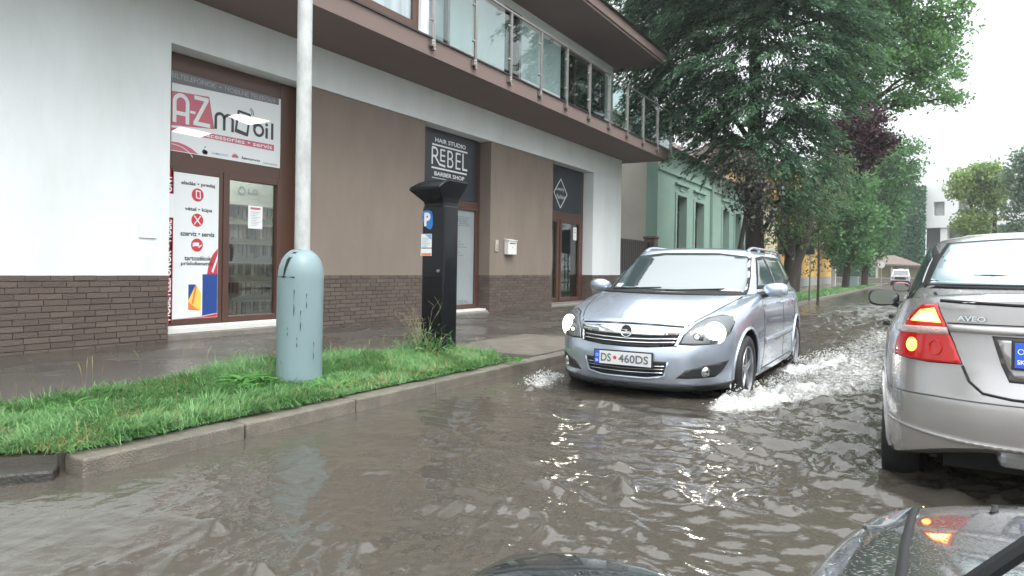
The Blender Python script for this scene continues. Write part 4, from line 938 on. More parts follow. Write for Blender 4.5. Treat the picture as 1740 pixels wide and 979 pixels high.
# ================================================================ TREES
def tree(name, label, base, tops, rad, blobs, nclump, nleaf, lsize, mleaf, group=None, droop=0, csize=.35, style='leaf', mbark='bark', flat=.7, cat='tree', dens=1.0, seed=0, aspect=.55):
    rg = np.random.default_rng(seed+17)
    e = empty(name, base, 0, label, cat, group); B = np.array(base)
    vol = np.array([b[3]*b[3]*b[4] for b in blobs]); vol = vol/vol.sum()
    cl = []
    for b, f in zip(blobs, vol):
        m = max(3, int(nclump*f))
        u = rg.normal(size=(m, 3)); u /= np.linalg.norm(u, axis=1)[:, None]
        r = (rg.random(m)**.42)[:, None]
        cl.append(np.array(b[:3])+u*r*np.array([b[3], b[3], b[4]]))
    cl = np.vstack(cl)
    nl = max(1, nleaf//len(cl))
    cs = csize*(.6+.8*rg.random(len(cl)))
    if style == 'frond':     # flat drooping sprays radiating from the stem
        cx = np.array([b[:3] for b in blobs]).mean(0)
        dr = cl-np.array([base[0], base[1], 0]); dr[:, 2] = 0; dr += rg.normal(size=dr.shape)*.8; dr[:, 2] = -.25*np.linalg.norm(dr[:, :2], axis=1)+rg.normal(size=len(cl))*.25
        dr /= np.linalg.norm(dr, axis=1)[:, None]+1e-9
        sd = np.cross(dr, [0, 0, 1.0]); sd /= np.linalg.norm(sd, axis=1)[:, None]+1e-9
        t = rg.random((len(cl), nl)); w = (rg.random((len(cl), nl))-.5)*2
        L = cs[:, None]*2.2
        P = cl[:, None, :]+dr[:, None, :]*(t*L)[..., None]+sd[:, None, :]*(w*(1.1-t)*L*.42)[..., None]
        P[..., 2] -= (t**2*L*.28)+np.abs(w)*L*.12; P += rg.normal(size=P.shape)*.03
        d = dr[:, None, :]*.9+sd[:, None, :]*w[..., None]*.9+rg.normal(size=P.shape)*.25; d[..., 2] -= .35
        P = P.reshape(-1, 3); d = d.reshape(-1, 3); d /= np.linalg.norm(d, axis=1)[:, None]
        s = np.cross(d, rg.normal(size=d.shape)*.35+np.array([0, 0, 1.0])); s /= np.linalg.norm(s, axis=1)[:, None]+1e-9
        Ls = (lsize*(.6+.8*rg.random(len(P))))[:, None]
        V = np.stack([P, P+d*Ls*.5+s*Ls*.16, P+d*Ls, P+d*Ls*.5-s*Ls*.16], 1).reshape(-1, 3); Fq = np.arange(len(V)).reshape(-1, 4)
    else:
        P = cl[:, None, :]+rg.normal(size=(len(cl), nl, 3))*cs[:, None, None]*np.array([1, 1, flat])*.6
        P[..., 2] -= np.abs(rg.normal(size=P.shape[:2]))*cs[:, None]*droop*.5
        V, Fq = leaves(P.reshape(-1, 3), lsize, .6, rg, droop, aspect)
    npmesh('crown', V-B, Fq, mleaf, e)
    mb = MB(); top = None
    for tp in tops:
        pts = [Vector(p)-Vector(base) for p in tp]; k = len(pts)
        mb.tube(pts, [rad*(1-.72*i/(k-1)) if k > 1 else rad for i in range(k)], 10)
    # limbs
    skel = [Vector(p)-Vector(base) for tp in tops for p in tp[1:]]
    for b in blobs:
        c = Vector(b[:3])-Vector(base)
        s = min(skel, key=lambda q: (q-c).length+max(0, q.z-c.z)*2)
        m = s.lerp(c, .5)+Vector((rg.normal()*.15, rg.normal()*.15, -.1*(c-s).length if style == 'frond' else .08*(c-s).length))
        mb.tube([s, m, c], [rad*.3, rad*.2, rad*.07], 6)
        for k in range(5):
            q = c+Vector((rg.normal()*b[3]*.5, rg.normal()*b[3]*.5, rg.normal()*b[4]*.5)); mb.tube([m.lerp(c, .3+.6*rg.random()), q], [rad*.08, rad*.02], 4)
    mb.build('trunk', mbark, e, smooth=True)
    return e
tree('spruce_tree', 'huge dark spruce with drooping boughs towering over the green houses', (-4.45, 22.3, 0), [[(-4.45, 22.3, -.1), (-4.6, 22.3, 2), (-4.65, 22.3, 5), (-4.7, 22.3, 9), (-4.8, 22.3, 12.5)]], .34, CROWN['spruce'], 1300, 150000, .15, 'leaf_spruce', style='frond', csize=.44, seed=1)
tree('plum_tree', 'small purple-leaved plum hanging low in front of the spruce trunk', (-4.5, 19.2, 0), [[(-4.5, 19.2, -.1), (-4.35, 19.1, 1.5), (-4.1, 19, 3), (-4.2, 19, 4.2)]], .09, CROWN['plumlow'], 60, 2000, .11, 'leaf_plum_mixed', droop=1.1, csize=.3, seed=2)
tree('street_tree', 'drooping olive-green tree with a thick forked trunk right of the spruce', (-4.0, 24.6, 0), [[(-4.0, 24.6, -.1), (-3.9, 24.6, 1.6), (-4.1, 24.5, 3), (-4.2, 24.5, 5)], [(-4.0, 24.6, .9), (-3.5, 24.8, 2.2), (-3.2, 25, 4)]], .26, [b for b in CROWN['hang']][:5], 150, 9500, .14, 'leaf_hang', droop=.7, csize=.35, seed=3, aspect=.35)
tree('maple_tree', 'tall bright green maple rising behind the spruce into the white sky', (-5.6, 36, 0), [[(-5.6, 36, -.1), (-5.3, 36, 4), (-3.6, 36, 8), (-2.2, 36, 12), (-2, 36, 15)]], .3, CROWN['bigleaf'], 380, 46000, .18, 'leaf_green', csize=.5, seed=4)
tree('purple_plum_tree', 'purple-leaved tree on a slim dark stem below the bright green maple', (-3.37, 27.2, 0), [[(-3.37, 27.2, -.1), (-3.36, 27.2, 1.2), (-3.4, 27.3, 2.6), (-3.2, 28, 4.2), (-2.3, 29.5, 6)]], .05, CROWN['purple'], 120, 8500, .14, 'leaf_plum', csize=.35, seed=5)
tree('street_tree', 'dense round green street tree in front of the yellow building, nearer of the two', (-4.75, 53, 0), [[(-4.85, 53, -.1), (-4.7, 53, 2), (-4.6, 53, 4.5), (-4.8, 53, 7)]], .26, CROWN['treeA'], 300, 18000, .26, 'leaf_mid', csize=.6, seed=6, group='street trees on the left verge')
tree('street_tree', 'tall green street tree just beyond the blue bin, farther of the two', (-4.5, 65, 0), [[(-4.5, 65, -.1), (-4.4, 65, 2.5), (-3.6, 65, 6), (-3.0, 65, 10)]], .28, CROWN['treeB'], 420, 24000, .3, 'leaf_mid', csize=.65, seed=7, group='street trees on the left verge')
tree('light_tree', 'yellow-green tree with leaning limbs above the roof of the taupe sedan', (5.2, 75, 0), [[(5.3, 75, -.1), (5.1, 75, 4), (5.1, 75, 7), (4.7, 75, 10)], [(5.2, 75, 3.8), (3.6, 75, 6.6), (2.9, 75, 8.6)]], .26, CROWN['lightR'], 230, 12000, .3, 'leaf_light', csize=.55, seed=8)
tree('acacia_tree', 'dull green acacia at the right edge of the picture', (6.4, 60, 0), [[(6.4, 60, -.1), (6.2, 60, 4), (6.3, 60, 8)]], .2, CROWN['farR'], 170, 9000, .22, 'leaf_dull', csize=.5, seed=9)
for i, (x, y, r, h, lb) in enumerate(((-9, 100, 3, 3.2, 'low hedge bush behind the garden wall, left'), (-13, 100, 4, 5, 'tall dark bush behind the garden wall, far left'), (4, 96, 2.6, 3, 'rounded bush at the street end behind the parked cars'))):
    tree('bush', lb, (x, y, 0), [[(x, y, -.1), (x, y, h*.5)]], .12, [(x, y, h*.5, r, h*.5), (x+r*.5, y, h*.4, r*.6, h*.4)], 90, 3500, .4, 'leaf_dull', csize=.7, seed=20+i, cat='bush')
# thin saplings and billboard on posts
for i, (x, y, h, lb) in enumerate(((-3.75, 27.9, 2.7, 'slim bare sapling stem standing beside the grey board'),)):
    e = empty('sapling', (x, y, .08), 0, lb, 'sapling')
    mb = MB(); mb.tube([(0, 0, 0), (.02, 0, h*.5), (-.02, 0, h)], [.035, .03, .02], 8); mb.build('stem', 'bark', e, smooth=True)
    g = np.random.default_rng(40+i); P = np.stack([g.normal(size=160)*.14, g.normal(size=160)*.14, h*.35+g.random(160)*h*.7], 1) if i == 0 else np.stack([g.normal(size=120)*.25, g.normal(size=120)*.2, h-.3+g.random(120)*.5], 1)
    V, Fq = leaves(P, .11, droop=.8, rg=g); npmesh('foliage', V, Fq, 'leaf_hang' if i == 0 else 'leaf_plum', e)
e = empty('information_board', (-4.1, 27.6, .1), 0, 'dark grey board on two posts among the slim trees', 'board')
mb = MB(); mb.box(-.75, .55, -.03, .03, 1.7, 2.75); mb.build('board', 'board_grey', e, bevel=.01)
for x in (-.45, .4): mb = MB(); mb.tube([(x, .05, -.1), (x, .05, 2.7)], .03, 8); mb.build('post', 'steel', e)
e = empty('litter_bin', (-4.85, 60, .08), 0, 'blue-grey litter bin between the two street tree trunks', 'bin')
mb = MB(); mb.box(-.28, .28, -.25, .25, 0, .85); mb.build('body', 'cover_plastic', e, bevel=.04); mb = MB(); mb.box(-.31, .31, -.28, .28, .85, .93); mb.build('lid', 'board_grey', e, bevel=.03)
e = empty('sign_post', (-3.6, 72, .05), 0, 'white round-topped sign post standing at the far kerb', 'sign post')
mb = MB(); mb.tube([(0, 0, 0), (0, 0, 2.1)], .04, 8); mb.build('post', 'steel', e); mb = MB(); mb.lathe([(.3, 0), (.3, .03)], 20, Matrix.Translation((0, -.04, 1.9)) @ Matrix.Rotation(R(90), 4, 'X')); mb.build('disc', 'sign_white', e)
e = empty('white_post', (-5.9, 56, .08), 0, 'white painted post at the end of the yellow building', 'post')
mb = MB(); mb.box(-.15, .15, -.15, .15, 0, 1.5); mb.build('shaft', 'concrete_white', e, bevel=.02); mb = MB(); mb.box(-.19, .19, -.19, .19, 1.5, 1.58); mb.build('cap', 'concrete_grey', e, bevel=.02)

# ================================================================ GRASS
def inside(P, poly):
    x, y = P[:, 0], P[:, 1]; r = np.zeros(len(P), bool); n = len(poly)
    for i in range(n):
        x1, y1 = poly[i]; x2, y2 = poly[(i+1) % n]
        c = ((y1 > y) != (y2 > y)) & (x < (x2-x1)*(y-y1)/(y2-y1+1e-12)+x1); r ^= c
    return r
def blades(P, L, w, lean, rg, z0):
    n = len(P); a = 2.2*np.sin(P[:, 0]*2.9+1.3*np.sin(P[:, 1]*2.1))+1.9*np.sin(P[:, 1]*3.3+P[:, 0]*1.7)+rg.normal(size=n)*1.1; d = np.stack([np.cos(a), np.sin(a)], 1); s = np.stack([-d[:, 1], d[:, 0]], 1)
    le = lean*(.3+rg.random(n)*1.0); L = L*(.5+.8*rg.random(n)); w = w*(.6+.8*rg.random(n))
    def pt(t, sd):
        q = le*t
        r = L*t*np.sin(q); z = L*t*np.cos(q*.9)
        return np.concatenate([P+d*r[:, None]+s*(sd*w*(1-t)**.6)[:, None], (z0+np.maximum(z, .004))[:, None]], 1)
    one = np.ones(n)
    V = np.stack([pt(0*one, 1), pt(0*one, -1), pt(.45*one, -1), pt(.45*one, 1), pt(.8*one, 1), pt(.8*one, -1), pt(one, 0)], 1).reshape(-1, 3)
    b = np.arange(n)[:, None]*7
    F = np.concatenate([b+np.array([[0, 1, 2, 3]]), b+np.array([[3, 2, 5, 4]]), b+np.array([[4, 5, 6, 6]])], 0)
    return V, F
def tri_fix(V, F):   # split degenerate quads
    q = F[F[:, 2] != F[:, 3]]; t = F[F[:, 2] == F[:, 3]][:, :3]
    T = np.concatenate([q[:, [0, 1, 2]], q[:, [0, 2, 3]], t]); return V, T
g = np.random.default_rng(8)
P = np.stack([-5.6+1.75*g.random(185000), .9+6.2*g.random(185000)], 1)
P = P[inside(P, [(x+(.065 if x > -3.95 else 0), y) for x, y in VP1])]
k = .5+.5*np.sin(P[:, 0]*3.1+np.sin(P[:, 1]*2.3)*2)*np.sin(P[:, 1]*2.9+P[:, 0]); bare = np.sin(P[:, 0]*5.1+2*np.sin(P[:, 1]*3.1))*np.sin(P[:, 1]*4.7+1.3*np.sin(P[:, 0]*6)); P = P[g.random(len(P)) < np.clip(.9-1.3*np.clip(bare-.35, 0, 1)-.0*P[:, 0], .1, 1)]; k = np.ones(len(P))
n1 = len(P); hh = .07+.05*k[:n1] if False else None
lenf = .062+.05*(.5+.5*np.sin(P[:, 0]*2.3+1)*np.sin(P[:, 1]*1.7))+.05*np.clip((-4.6-P[:, 0])/.6, 0, 1)
cl_ = np.sin(P[:, 0]*11+2*np.sin(P[:, 1]*7))*np.sin(P[:, 1]*12+1.5*np.sin(P[:, 0]*9)); lenf = lenf*(1+.45*np.clip(cl_, -.6, 1)); V, F1 = blades(P, lenf, .0036, 1.75, g, .11); V, T = tri_fix(V, F1)
tag(npmesh('grass', V, T, 'grass'), 'long wet green grass flopping over the verge by the kerb', 'grass', kind='stuff')
P = np.stack([-5.5+1.6*g.random(30000), 1.4+5.6*g.random(30000)], 1); P = P[inside(P, VP1)]
P = P[(g.random(len(P)) < np.clip(np.sin(P[:, 0]*4+P[:, 1]*2.1)*np.sin(P[:, 1]*3.3), 0.05, 1)*.9+.6*(P[:, 0] > -4.08))]
V, F1 = blades(P, .10*np.ones(len(P)), .003, 1.9, g, .112); V, T = tri_fix(V, F1)
tag(npmesh('dry_grass', V, T, 'grass_dry'), 'straw-coloured dry blades mixed into the verge grass along the kerb', 'grass', kind='stuff')
P = np.stack([-5.6+1.75*g.random(26000), 13+(g.random(26000)**1.6)*62], 1); V, F1 = blades(P, .13*np.ones(len(P)), .012, 1.2, g, .1); V, T = tri_fix(V, F1)
tag(npmesh('far_grass', V, T, 'grass'), 'strip of grass under the street trees further along the kerb', 'grass', kind='stuff')
# seed heads standing above the grass
P = np.stack([-5.45+1.1*g.random(70), 1.9+4.9*g.random(70)], 1); P = P[inside(P, VP1)]; mb = MB()
for x, y in P:
    h = rnd.uniform(.16, .3); dx = rnd.uniform(-.06, .06); dy = rnd.uniform(-.06, .06)
    mb.tube([(x, y, .1), (x+dx*.4, y+dy*.4, .1+h*.7), (x+dx, y+dy, .1+h)], [.0015, .0012, .001], 3, cap=False)
    mb.tube([(x+dx*.7, y+dy*.7, .1+h*.85), (x+dx*1.1, y+dy*1.1, .1+h*1.05), (x+dx*1.7, y+dy*1.7, .1+h*1.18)], [.001, .003, .001], 4)
tag(mb.build('seed_heads', 'grass_dry'), 'pale feathery grass seed heads along the back edge of the verge', 'grass', kind='stuff')
# broad-leaved weed at the lamp base
def rosette(name, label, x, y, nl, L, w, seed):
    q = random.Random(seed); e = empty(name, (x, y, .11), 0, label, 'weed'); mb = MB()
    for k in range(nl):
        a = q.uniform(0, 6.28); el = q.uniform(.3, 1.1); l = L*q.uniform(.6, 1.1); ww = w*q.uniform(.7, 1.2); pts = []
        c = Vector((q.gauss(0, .1), q.gauss(0, .07), 0)); dx = Vector((math.cos(a), math.sin(a), 0)); s = Vector((-dx.y, dx.x, 0))
        for t in (0, .3, .6, .85, 1):
            p = c+dx*l*t*math.cos(el*(1-t*.6))+Vector((0, 0, l*(t*math.sin(el)-.75*t*t*.9*math.sin(el))+.02)); wd = ww*math.sin(math.pi*min(.97, .12+.8*t))*(1+.25*math.sin(9*t))
            pts += [p-s*wd, p+Vector((0, 0, -.006)), p+s*wd]
        f = []
        for i in range(4): f += [(3*i, 3*i+1, 3*i+4, 3*i+3), (3*i+1, 3*i+2, 3*i+5, 3*i+4)]
        mb.add(pts, f)
    mb.build('foliage', 'weed_leaf', e, smooth=True); return e
rosette('weed', 'broad-leaved green weed clump left of the lamp post cover', -4.72, 3.72, 70, .26, .022, 1)
rosette('weed', 'small leafy weed at the right foot of the lamp post cover', -4.2, 4.1, 26, .2, .018, 2)
rosette('weed', 'leafy weed tuft near the left end of the verge', -4.9, 2.5, 26, .17, .014, 3)
rosette('weed', 'tuft of weed in the gutter beyond the grass tip', -3.82, 6.35, 26, .14, .008, 4)
# dry stalks in front of the parking machine
e = empty('dry_plant', (-4.87, 6.25, .1), 0, 'leggy dry weed stalks sprawling in front of the parking machine', 'plant'); mb = MB(); q = random.Random(5)
for k in range(12):
    a = q.uniform(-.9, .9) if k > 3 else q.uniform(-1.2, -.3); h = q.uniform(.2, .6); x0 = q.gauss(0, .06)
    p0 = Vector((x0, q.gauss(0, .05), 0)); p1 = p0+Vector((a*h*.35, -.05, h*.6)); p2 = p0+Vector((a*h*.7, -.08, h)); mb.tube([p0, p1, p2], [.0028, .002, .001], 4)
    for j in range(5):
        t = q.uniform(.3, 1); b = p0.lerp(p1, t*2) if t < .5 else p1.lerp(p2, t*2-1); mb.tube([b, b+Vector((q.gauss(0, .07), q.gauss(0, .03), q.uniform(.02, .12)))], [.002, .001], 3)
mb.build('stalks', 'twig', e)
g = np.random.default_rng(77); P = np.stack([g.normal(size=500)*.2, g.normal(size=500)*.07, .02+np.abs(g.normal(size=500))*.12], 1); V, Fq = leaves(P, .09, rg=g, aspect=.12, up=1); npmesh('foliage', V, Fq, 'grass', e)
# litter and fallen leaves on the pavement
g = np.random.default_rng(12); P = np.stack([-8.3+3.4*g.random(260), 2.5+9*g.random(260), np.full(260, .104)], 1); m_ = g.random(260) < np.exp(-(P[:, 0]+8.3)/.8)+.18; P = P[m_]
d = g.normal(size=(len(P), 3))*.3; V, Fq = leaves(P, .035, rg=g, aspect=.5); V[:, 2] = .103+(V[:, 2]-.104)*.12; V[:, 2] = np.maximum(V[:, 2], .1025)
tag(npmesh('leaf_litter', V, Fq, 'grass_dry'), 'scattered small leaves and bits on the wet pavement by the wall', 'litter', kind='stuff')
# puddle-stained paving patch beyond the verge
mb = MB(); mb.box(-5.3, -3.91, 7.05, 9.3, .098, .106); tag(mb.build('paving_patch', 'kerbstone'), kind='structure')

# ================================================================ CARS
def sm(t): t = max(0., min(1., t)); return t*t*(3-2*t)
def perim(n):
    out = []
    for k in range(n):
        t = 8*k/n
        if t < 1: a, b = 1, t
        elif t < 3: a, b = 2-t, 1
        elif t < 5: a, b = -1, 4-t
        elif t < 7: a, b = t-6, -1
        else: a, b = 1, t-8
        out.append((a, b))
    return out
class Shell:
    """body surface: closed rings stacked from the sill up over shoulder, bonnet, glasshouse and roof"""
    def __init__(s, rings, yc=0, n=176):
        s.n = n; vs = []
        for r in rings:
            nf = r.get('nf', 5); nb = r.get('nb', 5.5); w = r['w']; yf = r['yf']; yr = r['yr']
            y0f = r.get('y0f', yf-.9); y0r = r.get('y0r', yr+.6); pf = r.get('pf', 1.5); pr = r.get('pr', 1.5)
            for a, b in perim(n):
                e = nf if b > 0 else nb
                q = (abs(a)**e+abs(b)**e)**(-1/e); a_, b_ = a*q, b*q
                x = w*a_; y = yc+(b_*(yf-yc) if b_ > 0 else b_*(yc-yr))
                y -= (r.get('bow', .06) if b_ > 0 else -r.get('bowr', .05))*(a_**2)*abs(b_)**6
                if y > y0f: z = r['zs']+(r['zf']-r['zs'])*min(1, (y-y0f)/(yf-y0f))**pf
                elif y < y0r: z = r['zs']+(r['zr']-r['zs'])*min(1, (y0r-y)/(y0r-yr))**pr
                else: z = r['zs']
                z += r.get('cr', 0)*(1-a_**2)
                vs.append((x, y, z))
        m = len(rings); fs = []
        for i in range(m-1):
            for k in range(n): fs.append((i*n+k, i*n+(k+1) % n, (i+1)*n+(k+1) % n, (i+1)*n+k))
        def cap(i, flip):
            c = [vs[i*n+k] for k in range(n)]; vs.append(tuple(sum(p[j] for p in c)/n for j in range(3))); ci = len(vs)-1
            for k in range(n):
                f = (i*n+k, i*n+(k+1) % n, ci); fs.append(f[::-1] if flip else f)
        cap(0, True); cap(m-1, False)
        s.v, s.f = vs, fs; s.bvh = BVHTree.FromPolygons([Vector(v) for v in vs], fs)
    def build(s, name, paintm, parent, wheels, rw=.345, wx=.5, depth=.3, z0=.31, angle=38):
        me = bpy.data.meshes.new(name); me.from_pydata(s.v, [], s.f); me.materials.append(MATS[paintm]); me.materials.append(MATS['black_gap'])
        o = bpy.data.objects.new(name, me); link(o, parent)
        if wheels:
            cm = bpy.data.meshes.new('arch_cut'); cb = MB()
            for y in wheels:
                for sx in (-1, 1):
                    cb.lathe([(0, 0), (rw, 0), (rw, .9), (0, .9)], 48, Matrix.Translation((sx*(wx), y, z0)) @ Matrix.Rotation(R(90)*sx, 4, 'Y'), 1)
            cm.from_pydata(cb.v, [], [f if True else f for f in cb.f]); cm.materials.append(MATS[paintm]); cm.materials.append(MATS['black_gap'])
            cm.polygons.foreach_set('material_index', [1]*len(cb.f))
            import bmesh
            for mm in (cm, me):
                b = bmesh.new(); b.from_mesh(mm); bmesh.ops.remove_doubles(b, verts=b.verts, dist=1e-5); bmesh.ops.recalc_face_normals(b, faces=b.faces); b.to_mesh(mm); b.free()
            co = bpy.data.objects.new('arch_cut', cm); COL.objects.link(co)
            co.parent = parent
            md = o.modifiers.new('arches', 'BOOLEAN'); md.object = co; md.operation = 'DIFFERENCE'; md.solver = 'EXACT'
            bpy.context.view_layer.update()
            dg = bpy.context.evaluated_depsgraph_get()
            nm = bpy.data.meshes.new_from_object(o.evaluated_get(dg)); o.modifiers.clear(); o.data = nm
            bpy.data.objects.remove(co)
        me = o.data; me.polygons.foreach_set('use_smooth', [True]*len(me.polygons)); me.set_sharp_from_angle(angle=R(angle)); me.update()
        return o
DIRS = {'F': Vector((0, -1, 0)), 'B': Vector((0, 1, 0)), 'L': Vector((1, 0, 0)), 'R': Vector((-1, 0, 0)), 'T': Vector((0, 0, -1)),
        'FR': Vector((-1, -1, 0)).normalized(), 'FL': Vector((1, -1, 0)).normalized(), 'BL': Vector((1, 1, 0)).normalized(), 'BR': Vector((-1, 1, 0)).normalized()}
# car local: +y front, +x right of the car when looking forward, z up
def basis(d):
    if abs(d.z) > .9: return Vector((1, 0, 0)), Vector((0, 1, 0))
    v = Vector((0, 0, 1)); u = v.cross(d).normalized() if True else None
    return u, v
def patch(sh, pts, d, m, name, parent, off=.004, grid=.035, depth=.012, smooth_poly=0, mi=None):
    """panel lying on the shell: outline points (3D local, or 2D in the plane of the direction)"""
    D = DIRS[d] if isinstance(d, str) else d
    u, v = basis(D)
    P = []
    for p in pts:
        if len(p) == 3: q = Vector(p); P.append((q.dot(u), q.dot(v)))
        elif d in ('F', 'B'): P.append((p[0]*u.x, p[1]))
        elif d in ('L', 'R'): P.append((p[0]*u.y, p[1]))
        else: P.append(tuple(p))
    for _ in range(smooth_poly):
        Q = []
        for i in range(len(P)):
            a, b = P[i], P[(i+1) % len(P)]; Q += [(a[0]*.8+b[0]*.2, a[1]*.8+b[1]*.2), (a[0]*.2+b[0]*.8, a[1]*.2+b[1]*.8)]
        P = Q
    ar = sum(P[i][0]*P[(i+1) % len(P)][1]-P[(i+1) % len(P)][0]*P[i][1] for i in range(len(P)))
    if ar < 0: P = P[::-1]
    B = []
    for i in range(len(P)):
        a, b = Vector(P[i]), Vector(P[(i+1) % len(P)]); k = max(1, int((b-a).length/grid))
        for j in range(k): B.append(a.lerp(b, j/k))
    nb = len(B)
    x0 = min(p.x for p in B); x1 = max(p.x for p in B); y0 = min(p.y for p in B); y1 = max(p.y for p in B)
    def ins(p):
        r = False
        for i in range(nb):
            a, b = B[i], B[(i+1) % nb]
            if (a.y > p.y) != (b.y > p.y) and p.x < (b.x-a.x)*(p.y-a.y)/(b.y-a.y)+a.x: r = not r
        return r
    V2 = list(B); gx = x0+grid/2
    while gx < x1:
        gy = y0+grid/2
        while gy < y1:
            p = Vector((gx, gy))
            if ins(p) and min((p-q).length for q in B) > grid*.35: V2.append(p)
            gy += grid
        gx += grid
    vo, _, fo, _, _, _ = geometry.delaunay_2d_cdt(V2, [(i, (i+1) % nb) for i in range(nb)], [], 1, 1e-6)
    vs = []; ok = []
    for p in vo:
        o = u*p.x+v*p.y-D*6
        hit, nrm, _, _ = sh.bvh.ray_cast(o, D)
        if hit is None:
            hit, nrm, _, _ = sh.bvh.find_nearest(u*p.x+v*p.y-D*2)
        if nrm.dot(D) > 0: nrm = -nrm
        vs.append(hit+nrm*off)
    from collections import Counter
    cnt = Counter()
    F = []
    for f in fo:
        a, b, c = (vo[i] for i in f)
        if (b-a).cross(c-a) < 0: f = f[::-1]
        F.append(tuple(f))
        for i in range(3): cnt[(f[i], f[(i+1) % 3])] += 1
    n0 = len(vs); vs2 = vs+[p+D*depth for p in vs]; F2 = list(F)
    for (a, b), c in list(cnt.items()):
        if (b, a) not in cnt: F2.append((b, a, a+n0, b+n0))
    me = bpy.data.meshes.new(name); me.from_pydata(vs2, [], F2); me.materials.append(MATS[m])
    # make normals face outwards
    if len(F):
        nsum = sum((me.polygons[i].normal.dot(D) for i in range(len(F))))
        if nsum > 0: me.flip_normals()
    me.polygons.foreach_set('use_smooth', [i < len(F) for i in range(len(F2))]); me.update()
    o = bpy.data.objects.new(name, me); return link(o, parent)
def mir(pts): return [(-p[0],)+tuple(p[1:]) for p in pts]
def strip(pts, w):
    """thin closed outline around an open polyline (2D)"""
    L = []; Rr = []
    for i, p in enumerate(pts):
        a = Vector(pts[max(i-1, 0)]); b = Vector(pts[min(i+1, len(pts)-1)]); d = (b-a).normalized(); n = Vector((-d.y, d.x))*w/2
        L.append(tuple(Vector(p)+n)); Rr.append(tuple(Vector(p)-n))
    return L+Rr[::-1]
def on_shell(sh, p, d, off=0):
    D = DIRS[d] if isinstance(d, str) else d
    h, n, _, _ = sh.bvh.ray_cast(Vector(p)-D*4, D)
    if h is None: h, n, _, _ = sh.bvh.find_nearest(Vector(p))
    if n.dot(D) > 0: n = -n
    return h+n*off, n
def frame_at(p, n, up=Vector((0, 0, 1))):
    z = n.normalized(); x = up.cross(z).normalized(); y = z.cross(x)
    return Matrix(((x.x, y.x, z.x, p.x), (x.y, y.y, z.y, p.y), (x.z, y.z, z.z, p.z), (0, 0, 0, 1)))
def wheel(root, x, y, r=.315, w=.2, spokes=7, mrim='rim'):
    s = 1 if x > 0 else -1
    M = Matrix.Translation((x, y, r-.005)) @ Matrix.Rotation(R(90)*s, 4, 'Y')      # local +z outward
    we = bpy.data.objects.new('wheel', None); link(we, root); we.empty_display_size = .1
    # parent part: the tyre carries rim as child
    bpy.data.objects.remove(we)
    mb = MB(); mb.lathe([(.21, -w/2), (r-.03, -w/2), (r-.008, -w/2+.02), (r, -w/2+.05), (r, w/2-.05), (r-.008, w/2-.02), (r-.03, w/2-.002), (.235, w/2-.012), (.215, w/2-.03)], 40, M, cap=False)
    t = mb.build('wheel', 'tyre', root, smooth=True, angle=50)
    mb = MB(); mb.lathe([(.222, w/2-.02), (.218, w/2-.008), (.205, w/2-.02), (.195, -w/2+.02)], 40, M, cap=False)
    mb.lathe([(0, w/2-.03), (.055, w/2-.03), (.06, w/2-.05), (0, w/2-.06)], 20, M)
    for k in range(spokes):
        A = M @ Matrix.Rotation(2*math.pi*k/spokes, 4, 'Z')
        mb.box(.04, .212, -.026, -.006, w/2-.055, w/2-.028, 0, A); mb.box(.04, .212, .008, .028, w/2-.055, w/2-.028, 0, A)
    mb.build('rim', mrim, t, smooth=True, angle=30, bevel=.004)
    mb = MB(); mb.lathe([(0, -.02), (.19, -.02), (.19, -.04), (0, -.04)], 24, M); mb.build('brake_disc', 'black_gap', t)
    return t
def arch_lip(root, sh, y, s, r, m, z0=.31, w=.018):
    mb = MB(); pts = []
    for k in range(29):
        q = R(-8+196*k/28); p = Vector((0, y+r*math.cos(q), z0+r*math.sin(q)))
        h, n = on_shell(sh, (s*3, p.y, p.z), 'R' if s > 0 else 'L'); h.x = h.x if abs(h.x) > .6 else s*.8
        pts.append(h)
    mb.tube(pts, w, 8); return mb.build('arch_trim', m, root, smooth=True)
def mirror(root, x, y, z, s, m, back=False, sc=1.0):
    """door mirror on a foot; its glass faces the rear (-y)"""
    mb = MB(); prof = [(-.055, .25), (-.05, .75), (-.02, 1.0), (.03, .98), (.075, .7), (.095, .3)]
    vs = []; n = 20
    for yy, k in prof:
        for j in range(n):
            q = 2*math.pi*j/n; cx = math.copysign(abs(math.cos(q))**.75, math.cos(q)); cz = math.copysign(abs(math.sin(q))**.8, math.sin(q))
            vs.append(((.12*k*cx + .015*k*0), yy+0, .075*k*cz*(1+.12*(-s)*(-cx))))
    # order: rear face at yy=-.055
    fs = []
    for i in range(len(prof)-1):
        for j in range(n): fs.append((i*n+j, (i+1)*n+j, (i+1)*n+(j+1) % n, i*n+(j+1) % n))
    fs.append(tuple(range(n))); fs.append(tuple((len(prof)-1)*n+j for j in range(n))[::-1])
    c = Vector((x+s*.15*sc, y, z))
    mb.add([Vector(v)*sc+c for v in vs], fs)
    o = mb.build('door_mirror', m, root, smooth=True, angle=60)
    g = MB(); n = 24; g.add([c+Vector((.104*sc*math.copysign(abs(math.cos(2*math.pi*j/n))**.7, math.cos(2*math.pi*j/n)), -.0575*sc, .06*sc*math.copysign(abs(math.sin(2*math.pi*j/n))**.75, math.sin(2*math.pi*j/n)))) for j in range(n)], [tuple(range(n))])
    g.build('mirror_glass', 'mirror_glass', o)
    g = MB(); g.tube([Vector((x-s*.03, y+.02, z-.07)), Vector((x+s*.05, y+.02, z-.045)), c+Vector((-s*.05*sc, .02, -.03))], [.045, .035, .03], 8); g.build('mirror_foot', 'dark_plastic', o, smooth=True)
    g = MB(); 
    return o
